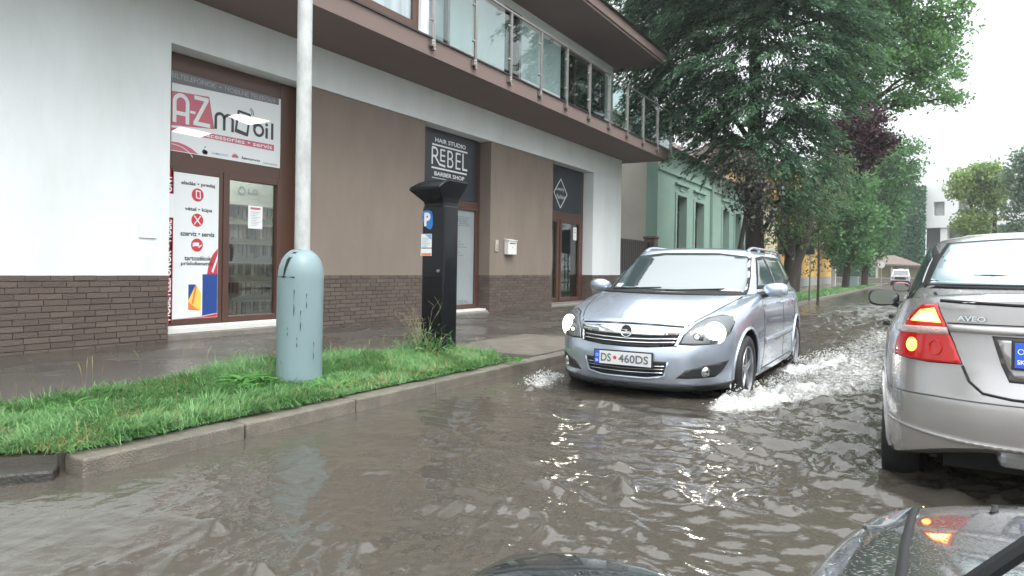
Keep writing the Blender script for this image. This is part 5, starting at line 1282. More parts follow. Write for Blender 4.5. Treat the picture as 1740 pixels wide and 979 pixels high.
def plate(root, M, w, h, txt, blue=True, flag_left=True):
    mb = MB(); mb.box(-w/2-.012, w/2+.012, -h/2-.01, h/2+.012, -.012, .002, 0, M); fr = mb.build('plate_holder', 'dark_plastic', root, bevel=.003)
    mb = MB(); mb.box(-w/2, w/2, -h/2, h/2, .002, .006, 0, M); pl_ = mb.build('number_plate', 'plate', root)
    M2 = M @ Matrix.Translation((0, 0, .0065))
    mb = MB(); sheet(mb, [(-w/2, -h/2), (-w/2+.045, -h/2), (-w/2+.045, h/2), (-w/2, h/2)], M2, .0); mb.build('euro_band', 'plate_blue', pl_)
    if txt:
        mb = MB()
        for a, x0, x1 in txt: text(mb, a, x0, x1, -h*.32, h*.32, M2, .02)
        mb.build('plate_lettering', 'plate_text', pl_)
    mb = MB(); text(mb, 'SK', -w/2+.008, -w/2+.037, -h*.36, -h*.18, M2, .02); ring(mb, -w/2+.022, h*.15, .011, .003, M2); mb.build('euro_mark', 'text_white', pl_)
    return pl_

# ---- silver-blue estate coming towards us
AW, AR = .876, .0
def R_(yf, zf, w, zs, yr, zr, **k): return dict(yf=yf, zf=zf, w=w, zs=zs, yr=yr, zr=zr, **k)
est = [
 R_(2.050, 0.200, 0.700, 0.170, -2.000, 0.240, nf=4.5, bow=.22),
 R_(2.160, 0.185, 0.800, 0.180, -2.140, 0.270, nf=4, bow=.24),
 R_(2.220, 0.215, 0.845, 0.210, -2.190, 0.300, nf=5, bow=.25),
 R_(2.255, 0.270, 0.862, 0.270, -2.215, 0.370, nf=5, bow=.25),
 R_(2.270, 0.350, 0.868, 0.360, -2.225, 0.460, nf=5.0, bow=.25),
 R_(2.280, 0.430, 0.873, 0.460, -2.230, 0.550, nf=5.0, bow=.25),
 R_(2.278, 0.500, 0.876, 0.560, -2.225, 0.620, nf=5.0, bow=.25),
 R_(2.255, 0.560, 0.877, 0.650, -2.200, 0.720, nf=5.0, bow=.25),
 R_(2.235, 0.610, 0.874, 0.730, -2.180, 0.820, nf=5.0, bow=.25),
 R_(2.215, 0.660, 0.869, 0.818, -2.170, 0.915, nf=5.0, bow=.25, y0f=1.0),
 R_(2.185, 0.705, 0.860, 0.893, -2.160, 0.988, nf=5.0, bow=.25, y0f=.9, pf=1.3),
 R_(2.130, 0.745, 0.845, 0.950, -2.150, 1.037, nf=5.0, bow=.24, y0f=.85, pf=1.25, cr=.0),
 R_(2.020, 0.780, 0.825, 0.981, -2.145, 1.053, nf=5.0, bow=.22, y0f=.8, pf=1.25, cr=.0),
 R_(1.850, 0.826, 0.810, 0.994, -2.140, 1.065, nf=5, bow=.2, y0f=.75, pf=1.2, cr=.008),
 R_(1.600, 0.912, 0.800, 1.000, -2.138, 1.076, nf=3.5, bow=.18, y0f=.7, pf=1.2, cr=.012),
 R_(1.380, 0.975, 0.790, 1.004, -2.136, 1.081, nf=5, bow=.17, y0f=.6, pf=1.2, cr=.012),
 R_(1.280, 0.995, 0.782, 1.009, -2.134, 1.087, nf=5, bow=.17, y0f=.5, pf=1.2, cr=.01),
 R_(1.230, 1.005, 0.776, 1.025, -2.130, 1.100, nf=5, bow=.17, y0f=.5, pf=1.2),
 R_(1.080, 1.073, 0.757, 1.087, -2.110, 1.148, nf=5, bow=.17),
 R_(0.900, 1.161, 0.730, 1.173, -2.080, 1.218, nf=5, bow=.17),
 R_(0.720, 1.245, 0.700, 1.251, -2.050, 1.288, nf=5, bow=.16),
 R_(0.540, 1.325, 0.666, 1.325, -2.020, 1.350, nf=5, bow=.15),
 R_(0.420, 1.375, 0.640, 1.380, -1.990, 1.400, nf=5, bow=.14),
 R_(0.320, 1.410, 0.610, 1.415, -1.950, 1.430, nf=5, bow=.12, cr=.01),
 R_(0.220, 1.435, 0.570, 1.432, -1.880, 1.445, nf=5, bow=.1, cr=.018),
 R_(0.050, 1.448, 0.480, 1.447, -1.700, 1.450, nf=5, bow=.06, cr=.018),
 R_(-0.200, 1.458, 0.320, 1.460, -1.400, 1.455, nf=3, bow=.03, cr=.012),
 R_(-0.500, 1.465, 0.150, 1.468, -1.100, 1.462, nf=3, bow=.01, cr=.006),
]
for r in est:
    if r['zf'] > 1.395 : r['zf'] += .02; r['zs'] += .02; r['zr'] += .02
sh_e = Shell(est)
car1 = empty('estate_car', (-2.25, 7.95, -.1), R(180), 'silver-blue estate car with lit headlights driving towards us through the flood water', 'car')
sh_e.build('body', 'paint_bluesilver', car1, (1.352, -1.352), rw=.372, wx=.56, z0=.325)
for y in (1.352, -1.352):
    for s in (-1, 1): wheel(car1, s*.765, y, .32, .2, 5); arch_lip(car1, sh_e, y, s, .378, 'paint_bluesilver', z0=.325, w=.014)
# ---- taupe sedan ahead of us
sed = [
 R_(1.900, 0.220, 0.710, 0.222, -2.050, 0.400, nb=4.5, bowr=.20),
 R_(2.000, 0.200, 0.790, 0.228, -2.140, 0.421, nb=5, bowr=.22),
 R_(2.040, 0.230, 0.832, 0.248, -2.185, 0.448, nb=5, bowr=.23),
 R_(2.070, 0.300, 0.848, 0.300, -2.200, 0.489, nb=5, bowr=.24),
 R_(2.080, 0.400, 0.857, 0.400, -2.215, 0.551, nb=5.0, bowr=.24),
 R_(2.080, 0.500, 0.862, 0.500, -2.220, 0.613, nb=5.0, bowr=.24),
 R_(2.060, 0.600, 0.865, 0.600, -2.205, 0.690, nb=5.0, bowr=.24),
 R_(2.030, 0.660, 0.865, 0.680, -2.170, 0.750, nb=5.0, bowr=.23),
 R_(1.990, 0.710, 0.862, 0.760, -2.155, 0.840, nb=5.0, bowr=.22),
 R_(1.940, 0.750, 0.856, 0.830, -2.145, 0.920, nb=5.0, bowr=.21),
 R_(1.880, 0.790, 0.848, 0.890, -2.140, 0.990, nb=5.0, bowr=.20),
 R_(1.800, 0.820, 0.835, 0.935, -2.135, 1.065, nb=5.0, bowr=.19),
 R_(1.700, 0.850, 0.815, 0.960, -2.130, 1.110, nb=5, bowr=.18, y0r=-1.2),
 R_(1.550, 0.890, 0.800, 0.970, -2.100, 1.127, nb=5, bowr=.16, y0r=-1.0, pr=.8),
 R_(1.350, 0.940, 0.790, 0.975, -1.980, 1.133, nb=5, bowr=.14, y0r=-.9, pr=.8, cr=.005),
 R_(1.200, 0.970, 0.782, 0.980, -1.850, 1.135, nb=4, bowr=.12, y0r=-.9, pr=.9, cr=.005),
 R_(1.120, 0.985, 0.775, 0.990, -1.790, 1.140, nb=4, bowr=.12, y0r=-.9, pr=.9),
 R_(1.000, 1.050, 0.755, 1.060, -1.690, 1.190, nb=4, bowr=.12, y0r=-.7, pr=1),
 R_(0.840, 1.150, 0.725, 1.150, -1.540, 1.225, nb=4, bowr=.12),
 R_(0.680, 1.250, 0.690, 1.250, -1.380, 1.300, nb=4, bowr=.12),
 R_(0.520, 1.340, 0.655, 1.340, -1.220, 1.370, nb=4, bowr=.12),
 R_(0.400, 1.400, 0.620, 1.405, -1.080, 1.425, nb=4, bowr=.11),
 R_(0.300, 1.435, 0.585, 1.440, -0.980, 1.455, nb=4, bowr=.10, cr=.01),
 R_(0.180, 1.462, 0.530, 1.463, -0.850, 1.472, nb=4, bowr=.08, cr=.015),
 R_(0.020, 1.478, 0.430, 1.480, -0.700, 1.482, nb=5, bowr=.05, cr=.012),
 R_(-0.150, 1.488, 0.260, 1.490, -0.500, 1.488, nb=3, bowr=.02, cr=.008),
]
sh_s = Shell(sed)
car2 = empty('sedan_car', (.64, 6.01, -.1), 0, 'taupe grey sedan standing ahead with its left tail light lit', 'car')
sh_s.build('body', 'paint_taupe', car2, (1.24, -1.24), rw=.335, wx=.56)
for y in (1.24, -1.24):
    for s in (-1, 1): wheel(car2, s*.755, y, .30, .19, 6); arch_lip(car2, sh_s, y, s, .338, 'paint_taupe', w=.012)
# ---- END SHELLS
# ---------------------------------------------------------------- details of the estate
def trim_text(root, sh, txt, x0, x1, z0, z1, d, m, name='lettering', bold=.02, off=.006, parent=None):
    c, n = on_shell(sh, ((x0+x1)/2, 0, (z0+z1)/2), d, off)
    M = frame_at(c, n); mb = MB(); w = abs(x1-x0)/2; h = (z1-z0)/2
    vs, fs = text_geo(txt, bold)
    for t, rev in ((.0, 0), (.005, 0)): mb.add([M @ Vector((-w+2*w*u, -h+2*h*v, t)) for u, v in vs], fs)
    return mb.build(name, m, parent or root)
for s in (1,):
    patch(sh_e, [(.745, .99), (0, .985), (-.745, .99), (-.70, 1.18), (-.63, 1.38), (-.3, 1.418), (.3, 1.418), (.63, 1.38), (.70, 1.18)], 'F', 'black_gap', 'windscreen_seal', car1, off=.002, depth=.004)
    ws = patch(sh_e, [(.715, 1.015), (0, 1.0), (-.715, 1.015), (-.68, 1.18), (-.605, 1.365), (-.3, 1.402), (.3, 1.402), (.605, 1.365), (.68, 1.18)], 'F', 'car_glass', 'windscreen', car1, off=.005, depth=.003)
    patch(sh_e, [(.60, 1.03), (.52, 1.03), (.52, 1.07), (.60, 1.07)], 'F', 'plate', 'vignette_sticker', ws, off=.008, depth=.001)
for d, sx in (('L', -1), ('R', 1)):
    patch(sh_e, [(.60, 1.045), (.36, 1.23), (.10, 1.375), (-.3, 1.40), (-1.3, 1.395), (-1.72, 1.35), (-1.86, 1.14), (-1.1, 1.065), (-.3, 1.04)], d, 'black_gap', 'window_trim', car1, off=.002, depth=.004)
    for nm, P in (('side_window', [(.50, 1.075), (.30, 1.215), (.08, 1.345), (-.27, 1.375), (-.30, 1.07)]), ('side_window', [(-.385, 1.075), (-.36, 1.378), (-1.02, 1.375), (-1.10, 1.30), (-1.08, 1.085)]), ('side_window', [(-1.17, 1.10), (-1.17, 1.37), (-1.3, 1.372), (-1.66, 1.325), (-1.78, 1.165)])):
        patch(sh_e, P, d, 'car_glass', nm, car1, off=.006, depth=.003)
    for P in ([(.74, .99), (.74, .80), (.72, .45), (.80, .28)], [(-.335, 1.04), (-.335, .6), (-.33, .27)], [(-1.13, 1.05), (-1.14, .85), (-1.05, .66), (-.93, .45), (-.92, .3)], [(.80, .27), (-.93, .285)]):
        patch(sh_e, strip(P, .010), d, 'black_gap', 'door_seam', car1, off=.0015, depth=.003, grid=.05)
    patch(sh_e, [(.70, .50), (.70, .56), (-.9, .58), (-.9, .525)], d, 'paint_bluesilver', 'rub_strip', car1, off=.012, depth=.014)
    for y in (-.17, -.98):
        c, n = on_shell(sh_e, (sx*2, y, .895), 'R' if sx > 0 else 'L', .018); M = frame_at(c, n)
        mb = MB(); mb.box(-.095, .095, -.016, .016, -.004, .012, 0, M); mb.box(-.09, -.07, -.012, .012, -.02, 0, 0, M); mb.box(.07, .09, -.012, .012, -.02, 0, 0, M); mb.build('door_handle', 'paint_bluesilver', car1, bevel=.006)
    mb = MB(); pts = []
    for t in range(15):
        y = .2-2.05*t/14; h, n = on_shell(sh_e, (sx*.575, y, 0), 'T'); pts.append(h+Vector((0, 0, .035*min(1, min(t, 14-t)/1.5))))
    mb.tube(pts, .016, 8)
    for t in (4, 9): mb.tube([pts[t], pts[t]-Vector((0, 0, .04))], .018, 8)
    mb.build('roof_rail', 'chrome' if False else 'paint_bluesilver', car1, smooth=True)
    # bonnet shut line, lights
    patch(sh_e, strip([(sx*.47, 2.10), (sx*.53, 1.98), (sx*.615, 1.72), (sx*.68, 1.4), (sx*.73, 1.06)], .008), 'T', 'black_gap', 'bonnet_seam', car1, off=.0015, depth=.003, grid=.05)
    HL = [(-.449, 2.169, .590), (-.47, 2.12, .67), (-.51, 2.078, .717), (-.551, 1.98, .772), (-.62, 1.86, .812), (-.70, 1.72, .838), (-.765, 1.66, .825), (-.80, 1.68, .775), (-.793, 1.778, .692), (-.755, 1.90, .625), (-.70, 1.985, .598), (-.55, 2.11, .585)]
    dd = 'FL' if sx < 0 else 'FR'; P = HL if sx < 0 else mir(HL)
    patch(sh_e, P, dd, 'black_gap', 'headlight_seal', car1, off=.002, depth=.004, grid=.03)
    c0 = Vector((-.655*(-sx), 1.93, .69)); sc = lambda p, k: tuple(c0+(Vector(p)-c0)*k)
    hl = patch(sh_e, [sc(p, .955) for p in P], dd, 'lamp_glass', 'headlight', car1, off=.007, depth=.004, grid=.03)
    def lamp_disc(x, y, z, r, m, nm, off=.012, sq=1.0, parent=hl):
        c, n = on_shell(sh_e, (x, y, z), dd, off); n2 = (n*.35-DIRS[dd]*.4+Vector((0, .6, 0))).normalized(); M = frame_at(c, n2)
        mb = MB(); mb.lathe([(0, .006), (r*.6, .005), (r, -.004), (r, -.02)], 24, M @ Matrix.Diagonal((sq, 1, 1, 1))); return mb.build(nm, m, parent, smooth=True, angle=60)
    lamp_disc(sx*.575, 2.077, .655, .062, 'lamp_reflector', 'reflector', .004); lamp_disc(sx*.575, 2.077, .655, .042, 'lamp_glass', 'lens', .010); lamp_disc(sx*.575, 2.077, .655, .022, 'lamp_warm', 'side_bulb', .014)
    lamp_disc(sx*.695, 1.955, .688, .098, 'lamp_glow', 'reflector', .003); EL = [(Vector((-.70*(-sx), 1.95, .688))+Vector((sx*.07*math.cos(q), -.075*math.cos(q)*1.0, .058*math.sin(q)))) for q in [2*math.pi*k/14 for k in range(14)]]; patch(sh_e, [tuple(v) for v in EL], dd, 'lamp_on', 'bulb', hl, off=.013, depth=.003, grid=.03)
    FG = [(-.44, 2.187, .306), (-.513, 2.161, .378), (-.65, 2.061, .425), (-.79, 1.828, .455), (-.76, 1.893, .376), (-.715, 1.967, .318), (-.534, 2.134, .305)]
    fg = patch(sh_e, FG if sx < 0 else mir(FG), dd, 'dark_plastic', 'fog_recess', car1, off=.003, depth=.004, grid=.03)
    lamp_disc(sx*.645, 2.06, .365, .043, 'chrome', 'fog_lamp', .008, 1, fg); lamp_disc(sx*.645, 2.06, .365, .034, 'lamp_reflector', 'lens', .012, 1, fg)
    patch(sh_e, strip([(sx*.43, .60), (sx*.40, .50), (sx*.40, .40), (sx*.36, .30)], .012) if False else [(sx*.45, .705), (sx*.47, .70), (sx*.44, .575), (sx*.415, .572)], 'F', 'chrome', 'grille_end', car1, off=.009, depth=.01, grid=.02)
mirror(car1, .80, .62, 1.04, 1, 'paint_bluesilver'); mirror(car1, -.80, .62, 1.04, -1, 'paint_bluesilver')
patch(sh_e, [(.455, .712), (0, .728), (-.455, .712), (-.425, .575), (-.2, .556), (0, .552), (.2, .556), (.425, .575)], 'F', 'black_gap', 'grille', car1, off=.003, depth=.004)
patch(sh_e, [(.458, .708), (.2, .716), (-.2, .716), (-.458, .708), (-.445, .668), (-.2, .652), (.2, .652), (.445, .668)], 'F', 'chrome', 'grille_bar', car1, off=.014, depth=.014, grid=.025)
for z, w in ((.628, .43), (.598, .42)): patch(sh_e, strip([(w, z+.008), (w*.5, z-.004), (0, z-.008), (-w*.5, z-.004), (-w, z+.008)], .009), 'F', 'chrome', 'grille_slat', car1, off=.01, depth=.01)
patch(sh_e, strip([(.47, .735), (.25, .744), (0, .747), (-.25, .744), (-.47, .735)], .012), 'F', 'black_gap', 'bonnet_lip', car1, off=.002, depth=.003)
c, n = on_shell(sh_e, (0, 0, .675), 'F', .022); M = frame_at(c, (n+Vector((0, .7, -.2))).normalized())
mb = MB(); mb.lathe([(0, -.01), (.052, -.01), (.052, -.006), (0, -.004)], 28, M); bd = mb.build('badge', 'dark_plastic', car1, smooth=True, angle=40)
mb = MB()
ringpts = [M @ Vector((.052*math.cos(2*math.pi*k/28), .052*math.sin(2*math.pi*k/28), 0)) for k in range(29)]; mb.tube(ringpts, .0065, 8)
for P in ([(-.056, .008), (.002, .008), (-.006, -.002), (.0, .004)], [(-.056, .010), (.012, .010), (-.002, -.004), (.056, -.010), (-.012, -.010), (.002, .004)]): pass
mb.prism([(-.056, .009), (-.016, .009), (.012, .009), (.0, -.002), (.054, -.009), (.016, -.009), (-.012, -.009), (.0, .002)][::-1], M @ Matrix.Translation((0, 0, -.003)), .008)
mb.build('emblem', 'chrome', bd, smooth=True, angle=40)
patch(sh_e, [(.37, .445), (-.37, .445), (-.335, .325), (-.2, .303), (.2, .303), (.335, .325)], 'F', 'black_gap', 'lower_grille', car1, off=.003, depth=.004)
for z, w in ((.405, .355), (.378, .348), (.348, .34)): patch(sh_e, strip([(w, z), (0, z-.008), (-w, z)], .007), 'F', 'chrome' if z < .36 or z > .4 else 'rim', 'grille_slat', car1, off=.008, depth=.008)
patch(sh_e, strip([(.375, .44), (.345, .32), (.2, .295), (-.2, .295), (-.345, .32), (-.375, .44)], .016), 'F', 'paint_bluesilver', 'grille_surround', car1, off=.016, depth=.018)
patch(sh_e, [(.80, .26), (.4, .245), (-.4, .245), (-.80, .26), (-.74, .19), (.74, .19)], 'F', 'dark_plastic', 'front_skirt', car1, off=.012, depth=.02)
mb = MB(); mb.box(-.6, .6, -1.9, 1.75, .13, .22); mb.build('undertray', 'black_gap', car1)
c, n = on_shell(sh_e, (0, 0, .452), 'F', .022); M = frame_at(c, (n+Vector((0, 1, 0))).normalized())
plate(car1, M, .52, .112, (('DS', -.20, -.105), ('460DS', -.035, .235)))
mb = MB(); disc(mb, -.07, .002, .017, M, z=.0068, n=7); mb.build('crest', 'red_sign', car1)
for x, r_ in ((.25, 0), (-.35, 0)):
    mb = MB(); a, _ = on_shell(sh_e, (x+.33, 0, 1.005), 'F', .02); b, _ = on_shell(sh_e, (x-.2, 0, 1.035), 'F', .016); mb.tube([a, (a+b)/2+Vector((0, .01, .0)), b], .007, 6); mb.build('wiper', 'black_gap', car1)
# ---------------------------------------------------------------- details of the sedan
def dress_sedan(car, sh, full):
    patch(sh, [(-.655, 1.145), (0, 1.155), (.655, 1.145), (.60, 1.30), (.535, 1.42), (.2, 1.44), (-.2, 1.44), (-.535, 1.42), (-.60, 1.30)], 'B', 'black_gap', 'rear_seal', car, off=.002, depth=.004)
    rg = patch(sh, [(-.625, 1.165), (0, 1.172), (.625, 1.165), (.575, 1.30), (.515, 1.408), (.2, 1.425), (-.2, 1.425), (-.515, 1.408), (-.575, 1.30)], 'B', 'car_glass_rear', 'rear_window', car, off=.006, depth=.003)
    patch(sh, [(-.70, 1.03), (0, 1.0), (.70, 1.03), (.58, 1.40), (0, 1.43), (-.58, 1.40)], 'F', 'car_glass', 'windscreen', car, off=.005, depth=.003)
    for d, sx in (('L', -1), ('R', 1)):
        patch(sh, [(.78, 1.01), (.45, 1.22), (.18, 1.38), (-.2, 1.425), (-.65, 1.42), (-1.0, 1.34), (-1.28, 1.17), (-1.2, 1.06), (-.3, 1.01)], d, 'black_gap', 'window_trim', car, off=.002, depth=.004)
        for P in ([(.66, 1.04), (.38, 1.22), (.16, 1.35), (-.14, 1.395), (-.18, 1.04)], [(-.25, 1.045), (-.22, 1.398), (-.62, 1.395), (-.93, 1.32), (-1.13, 1.17), (-1.05, 1.075)]): patch(sh, P, d, 'car_glass', 'side_window', car, off=.006, depth=.003)
        if full:
            for P in ([(.74, .98), (.76, .7), (.72, .3)], [(-.215, 1.01), (-.215, .3)], [(-1.1, 1.04), (-1.0, .8), (-.86, .6), (-.80, .3)]): patch(sh, strip(P, .01), d, 'black_gap', 'door_seam', car, off=.0015, depth=.003, grid=.05)
        for y in (-.05, -.86):
            c, n = on_shell(sh, (sx*2, y, .90), 'R' if sx > 0 else 'L', .022); M = frame_at(c, n); mb = MB(); mb.box(-.09, .09, -.015, .015, -.006, .014, 0, M); mb.box(-.085, -.07, -.012, .012, -.025, 0, 0, M); mb.box(.07, .085, -.012, .012, -.025, 0, 0, M); mb.build('door_handle', 'dark_plastic' if full else 'paint_silver', car, bevel=.005)
        L = [(-.782, -1.721, .79), (-.775, -1.73, .86), (-.757, -1.749, .925), (-.707, -1.82, 1.01), (-.655, -1.885, 1.068), (-.59, -1.963, 1.078), (-.555, -2.01, .985), (-.521, -2.038, .895), (-.487, -2.069, .794), (-.631, -1.968, .785)]
        if sx > 0: L = mir(L)
        dd = 'BL' if sx < 0 else 'BR'; m1 = -sx
        patch(sh, L, dd, 'black_gap', 'tail_seal', car, off=.002, depth=.004, grid=.03)
        c0 = Vector((sx*.64, -1.9, .93)); k = .97
        tl = patch(sh, [tuple(c0+(Vector(p)-c0)*k) for p in L], dd, 'tail_red', 'tail_light', car, off=.008, depth=.006, grid=.025)
        if not full: continue
        Q = lambda P: P if sx < 0 else mir(P)
        patch(sh, Q([(-.742, -1.79, .953), (-.545, -2.015, .966), (-.538, -2.022, .932), (-.757, -1.768, .916)]), dd, 'tail_clear', 'reversing_light', tl, off=.011, depth=.003, grid=.02)
        if sx < 0:
            patch(sh, [(-.698, -1.849, .982), (-.658, -1.896, 1.040), (-.60, -1.96, 1.055), (-.575, -2.002, .985)], dd, 'tail_lit', 'brake_light', tl, off=.012, depth=.003, grid=.02)
            patch(sh, [(-.672, -1.849, .990), (-.648, -1.896, 1.020), (-.605, -1.96, 1.028), (-.592, -2.002, .992)], dd, 'tail_hot', 'brake_bulb', tl, off=.014, depth=.002, grid=.02)
        c, n = on_shell(sh, (sx*.695, -1.885, .862), dd, .012); M = frame_at(c, n)
        mb = MB(); mb.lathe([(0, .004), (.03, .003), (.042, -.003)], 24, M @ Matrix.Diagonal((1, .85, 1, 1))); mb.build('turn_light', 'tail_lit' if sx < 0 else 'tail_red', tl, smooth=True)
        c, n = on_shell(sh, (sx*.59, -1.99, .862), dd, .010); M = frame_at(c, n); mb = MB(); mb.tube([M @ Vector((.035*math.cos(2*math.pi*q/20), .035*math.sin(2*math.pi*q/20), 0)) for q in range(21)], .003, 6); mb.build('reflector_ring', 'tail_red', tl, smooth=True)
    if full:
        patch(sh, strip([(-.60, 1.125), (-.58, 1.093), (-.3, 1.085), (0, 1.083), (.3, 1.085), (.58, 1.093), (.60, 1.125)], .014), 'B', 'black_gap', 'boot_seam', car, off=.002, depth=.003)
        patch(sh, strip([(-.55, .987), (0, .997), (.55, .987)], .006), 'B', 'black_gap', 'boot_crease', car, off=.002, depth=.003)
        patch(sh, [(-.548, .978), (0, .988), (.548, .978), (.535, .945), (0, .950), (-.535, .945)], 'B', 'paint_taupe', 'boot_garnish', car, off=.014, depth=.016)
        for sx in (-1, 1): patch(sh, strip([(sx*.487, .79), (sx*.46, .72), (sx*.41, .675), (sx*.3, .662), (0, .66)], .012), 'B', 'black_gap', 'boot_seam', car, off=.002, depth=.003)
        patch(sh, [(-.375, .94), (.375, .94), (.34, .81), (.31, .735), (-.31, .735), (-.34, .81)], 'B', 'taupe_dark', 'plate_recess', car, off=.003, depth=.004)
        patch(sh, [(-.355, .925), (.355, .925), (.315, .80), (.29, .755), (-.29, .755), (-.315, .80)], 'B', 'paint_taupe', 'recess_panel', car, off=.005, depth=.004)
        trim_text(car, sh, 'AVEO', -.512, -.392, 1.002, 1.026, 'B', 'chrome')
        c, n = on_shell(sh, (0, 0, .862), 'B', .02); M = frame_at(c+Vector((-.035, 0, 0)), (n+Vector((0, -1, 0))).normalized()); plate(car, M, .52, .112, ())
        patch(sh, strip([(-.80, .615), (-.6, .63), (0, .64), (.6, .63), (.80, .615)], .006), 'B', 'taupe_dark', 'bumper_crease', car, off=.002, depth=.003)
        patch(sh, strip([(-.80, .455), (-.5, .435), (0, .43), (.5, .435), (.80, .455)], .018), 'B', 'paint_taupe', 'bumper_lip', car, off=.010, depth=.014)
        mb = MB(); mb.box(-.55, .55, -1.7, 1.8, .22, .34); mb.build('underbody', 'black_gap', car)
        mb = MB(); mb.box(-.34, .0, -2.08, -1.9, .325, .41); mb.build('silencer', 'rim', car, bevel=.03)
        for k in range(3):
            c, n = on_shell(sh, (-.56+.008*k, 0, 1.345-.022*k), 'B', .009); M = frame_at(c, n); mb = MB(); disc(mb, 0, 0, .008, M, n=6); mb.build('window_sticker', 'black_gap', rg)
mat('taupe_dark', (.10, .09, .09), .4, metal=.3)
dress_sedan(car2, sh_s, True)
mirror(car2, -.80, .50, 1.03, -1, 'dark_plastic', sc=.95); mirror(car2, .80, .50, 1.03, 1, 'dark_plastic', sc=.95)
# queue ahead
car3 = empty('hatchback_car', (.62, 11.6, -.1), 0, 'dull red car waiting in the queue directly ahead of the taupe sedan', 'car', None)
sh_s.build('body', 'paint_red', car3, (1.24, -1.24), rw=.335, wx=.56); dress_sedan(car3, sh_s, False); mirror(car3, -.80, .50, 1.03, -1, 'paint_red')
for y in (1.24, -1.24):
    for s in (-1, 1): wheel(car3, s*.755, y, .30, .19, 6)
car4 = empty('saloon_car', (.55, 19.5, -.1), 0, 'pale silver car farther along the queue, mostly hidden by the taupe sedan', 'car')
sh_s.build('body', 'paint_silver', car4, (1.24, -1.24), rw=.335, wx=.56); dress_sedan(car4, sh_s, False)
for y in (1.24, -1.24):
    for s in (-1, 1): wheel(car4, s*.755, y, .30, .19, 6)
# oncoming off-roader far down the street
car5 = empty('offroad_car', (-2.3, 82, -.1), R(180), 'white boxy off-road vehicle with a roof lamp coming from the far end of the street', 'off-roader')
mb = MB(); mb.box(-.85, .85, -2.0, 2.0, .45, 1.05); mb.box(-.86, .86, .3, 1.95, 1.05, 1.12); mb.build('body', 'paint_white', car5, bevel=.06, seg=3)
mb = MB(); mb.add([(-.8, -2, 1.05), (.8, -2, 1.05), (.8, .7, 1.05), (-.8, .7, 1.05), (-.7, -1.9, 1.72), (.7, -1.9, 1.72), (.7, .35, 1.72), (-.7, .35, 1.72)], [(0, 1, 2, 3), (0, 4, 5, 1), (1, 5, 6, 2), (2, 6, 7, 3), (3, 7, 4, 0), (4, 7, 6, 5)]); mb.build('cabin', 'paint_white', car5, bevel=.04)
mb = MB(); mb.add([(-.68, .70, 1.13), (.68, .70, 1.13), (.62, .44, 1.62), (-.62, .44, 1.62)], [(3, 2, 1, 0), (0, 1, 2, 3)]); mb.build('windscreen', 'car_glass', car5)
mb = MB(); mb.box(-.8, .8, 2.0, 2.08, .42, .6); mb.box(-.5, .5, 2.0, 2.04, .7, .95); mb.build('front_bumper', 'dark_plastic', car5, bevel=.02)
for s in (-1, 1):
    mb = MB(); mb.lathe([(0, .03), (.11, .02), (.11, -.02)], 16, Matrix.Translation((s*.65, 2.0, .86)) @ Matrix.Rotation(R(-90), 4, 'X')); mb.build('headlight', 'lamp_reflector', car5)
    for y in (1.3, -1.3): wheel(car5, s*.78, y, .36, .22, 5)
mb = MB(); mb.box(-.25, .25, 0, .15, 1.73, 1.8); mb.build('roof_lamp', 'sign_white', car5, bevel=.02)
# ---------------------------------------------------------------- our own car: bonnet, wing and door mirror
own = [
 R_(1.50, .22, .70, .2, -1.9, .25, bow=.3), R_(1.62, .25, .80, .23, -1.95, .3, bow=.3), R_(1.68, .34, .84, .33, -2, .4, bow=.3), R_(1.70, .45, .855, .45, -2, .5, bow=.3), R_(1.69, .56, .86, .58, -2, .6, bow=.3),
 R_(1.665, .635, .858, .70, -2, .75, bow=.29, y0f=.7), R_(1.63, .68, .85, .78, -2, .85, bow=.28, y0f=.6, pf=1.2), R_(1.585, .712, .838, .825, -1.98, .9, bow=.27, y0f=.4, pf=1.1), R_(1.52, .732, .82, .855, -1.96, .92, bow=.26, y0f=.3, pf=1.1),
 R_(1.40, .752, .79, .875, -1.94, .93, bow=.24, y0f=.2, pf=1.1, cr=.004), R_(1.25, .772, .76, .885, -1.93, .93, bow=.22, y0f=.1, pf=1.1, cr=.008), R_(1.05, .798, .74, .89, -1.92, .93, bow=.2, y0f=.1, pf=1.1, cr=.01), R_(.85, .826, .73, .89, -1.9, .93, bow=.17, y0f=.05, pf=1, cr=.01),
 R_(.62, .862, .72, .89, -1.9, .93, bow=.15, y0f=.0, pf=1), R_(.5, .87, .70, .885, -1.85, .93, bow=.15), R_(.35, .84, .6, .86, -1.7, .9, bow=.1)]
for r in own: r['nf'] = 4.2
sh_o = Shell(own, yc=-.3)
car6 = empty('own_car', (.70, .30, -.075), 0, 'dark wet car bonnet and wing in the bottom right corner, covered with raindrops', 'car')
sh_o.build('body', 'paint_dark', car6, (), angle=50)
patch(sh_o, strip([(-.655, 1.62), (-.672, 1.50), (-.695, 1.35), (-.712, 1.15), (-.72, .8), (-.72, .5)], .012), 'T', 'black_gap', 'bonnet_seam', car6, off=.002, depth=.004)
patch(sh_o, [(-.69, 1.28), (-.735, 1.22), (-.775, 1.05), (-.78, .9), (-.74, .92), (-.72, 1.1)], 'T', 'lamp_glass', 'headlight', car6, off=.004, depth=.004, smooth_poly=1)
mo = MB(); n = 28; prof = [(-.075, .86), (-.065, .97), (-.03, 1.0), (.03, .96), (.075, .78), (.1, .45), (.108, .1)]; vs = []; fs = []
for yy, k in prof:
    for j in range(n):
        q = 2*math.pi*j/n; vs.append((.155*k*math.copysign(abs(math.cos(q))**.7, math.cos(q)), yy, .078*k*math.copysign(abs(math.sin(q))**.75, math.sin(q))*(1-.12*math.cos(q))))
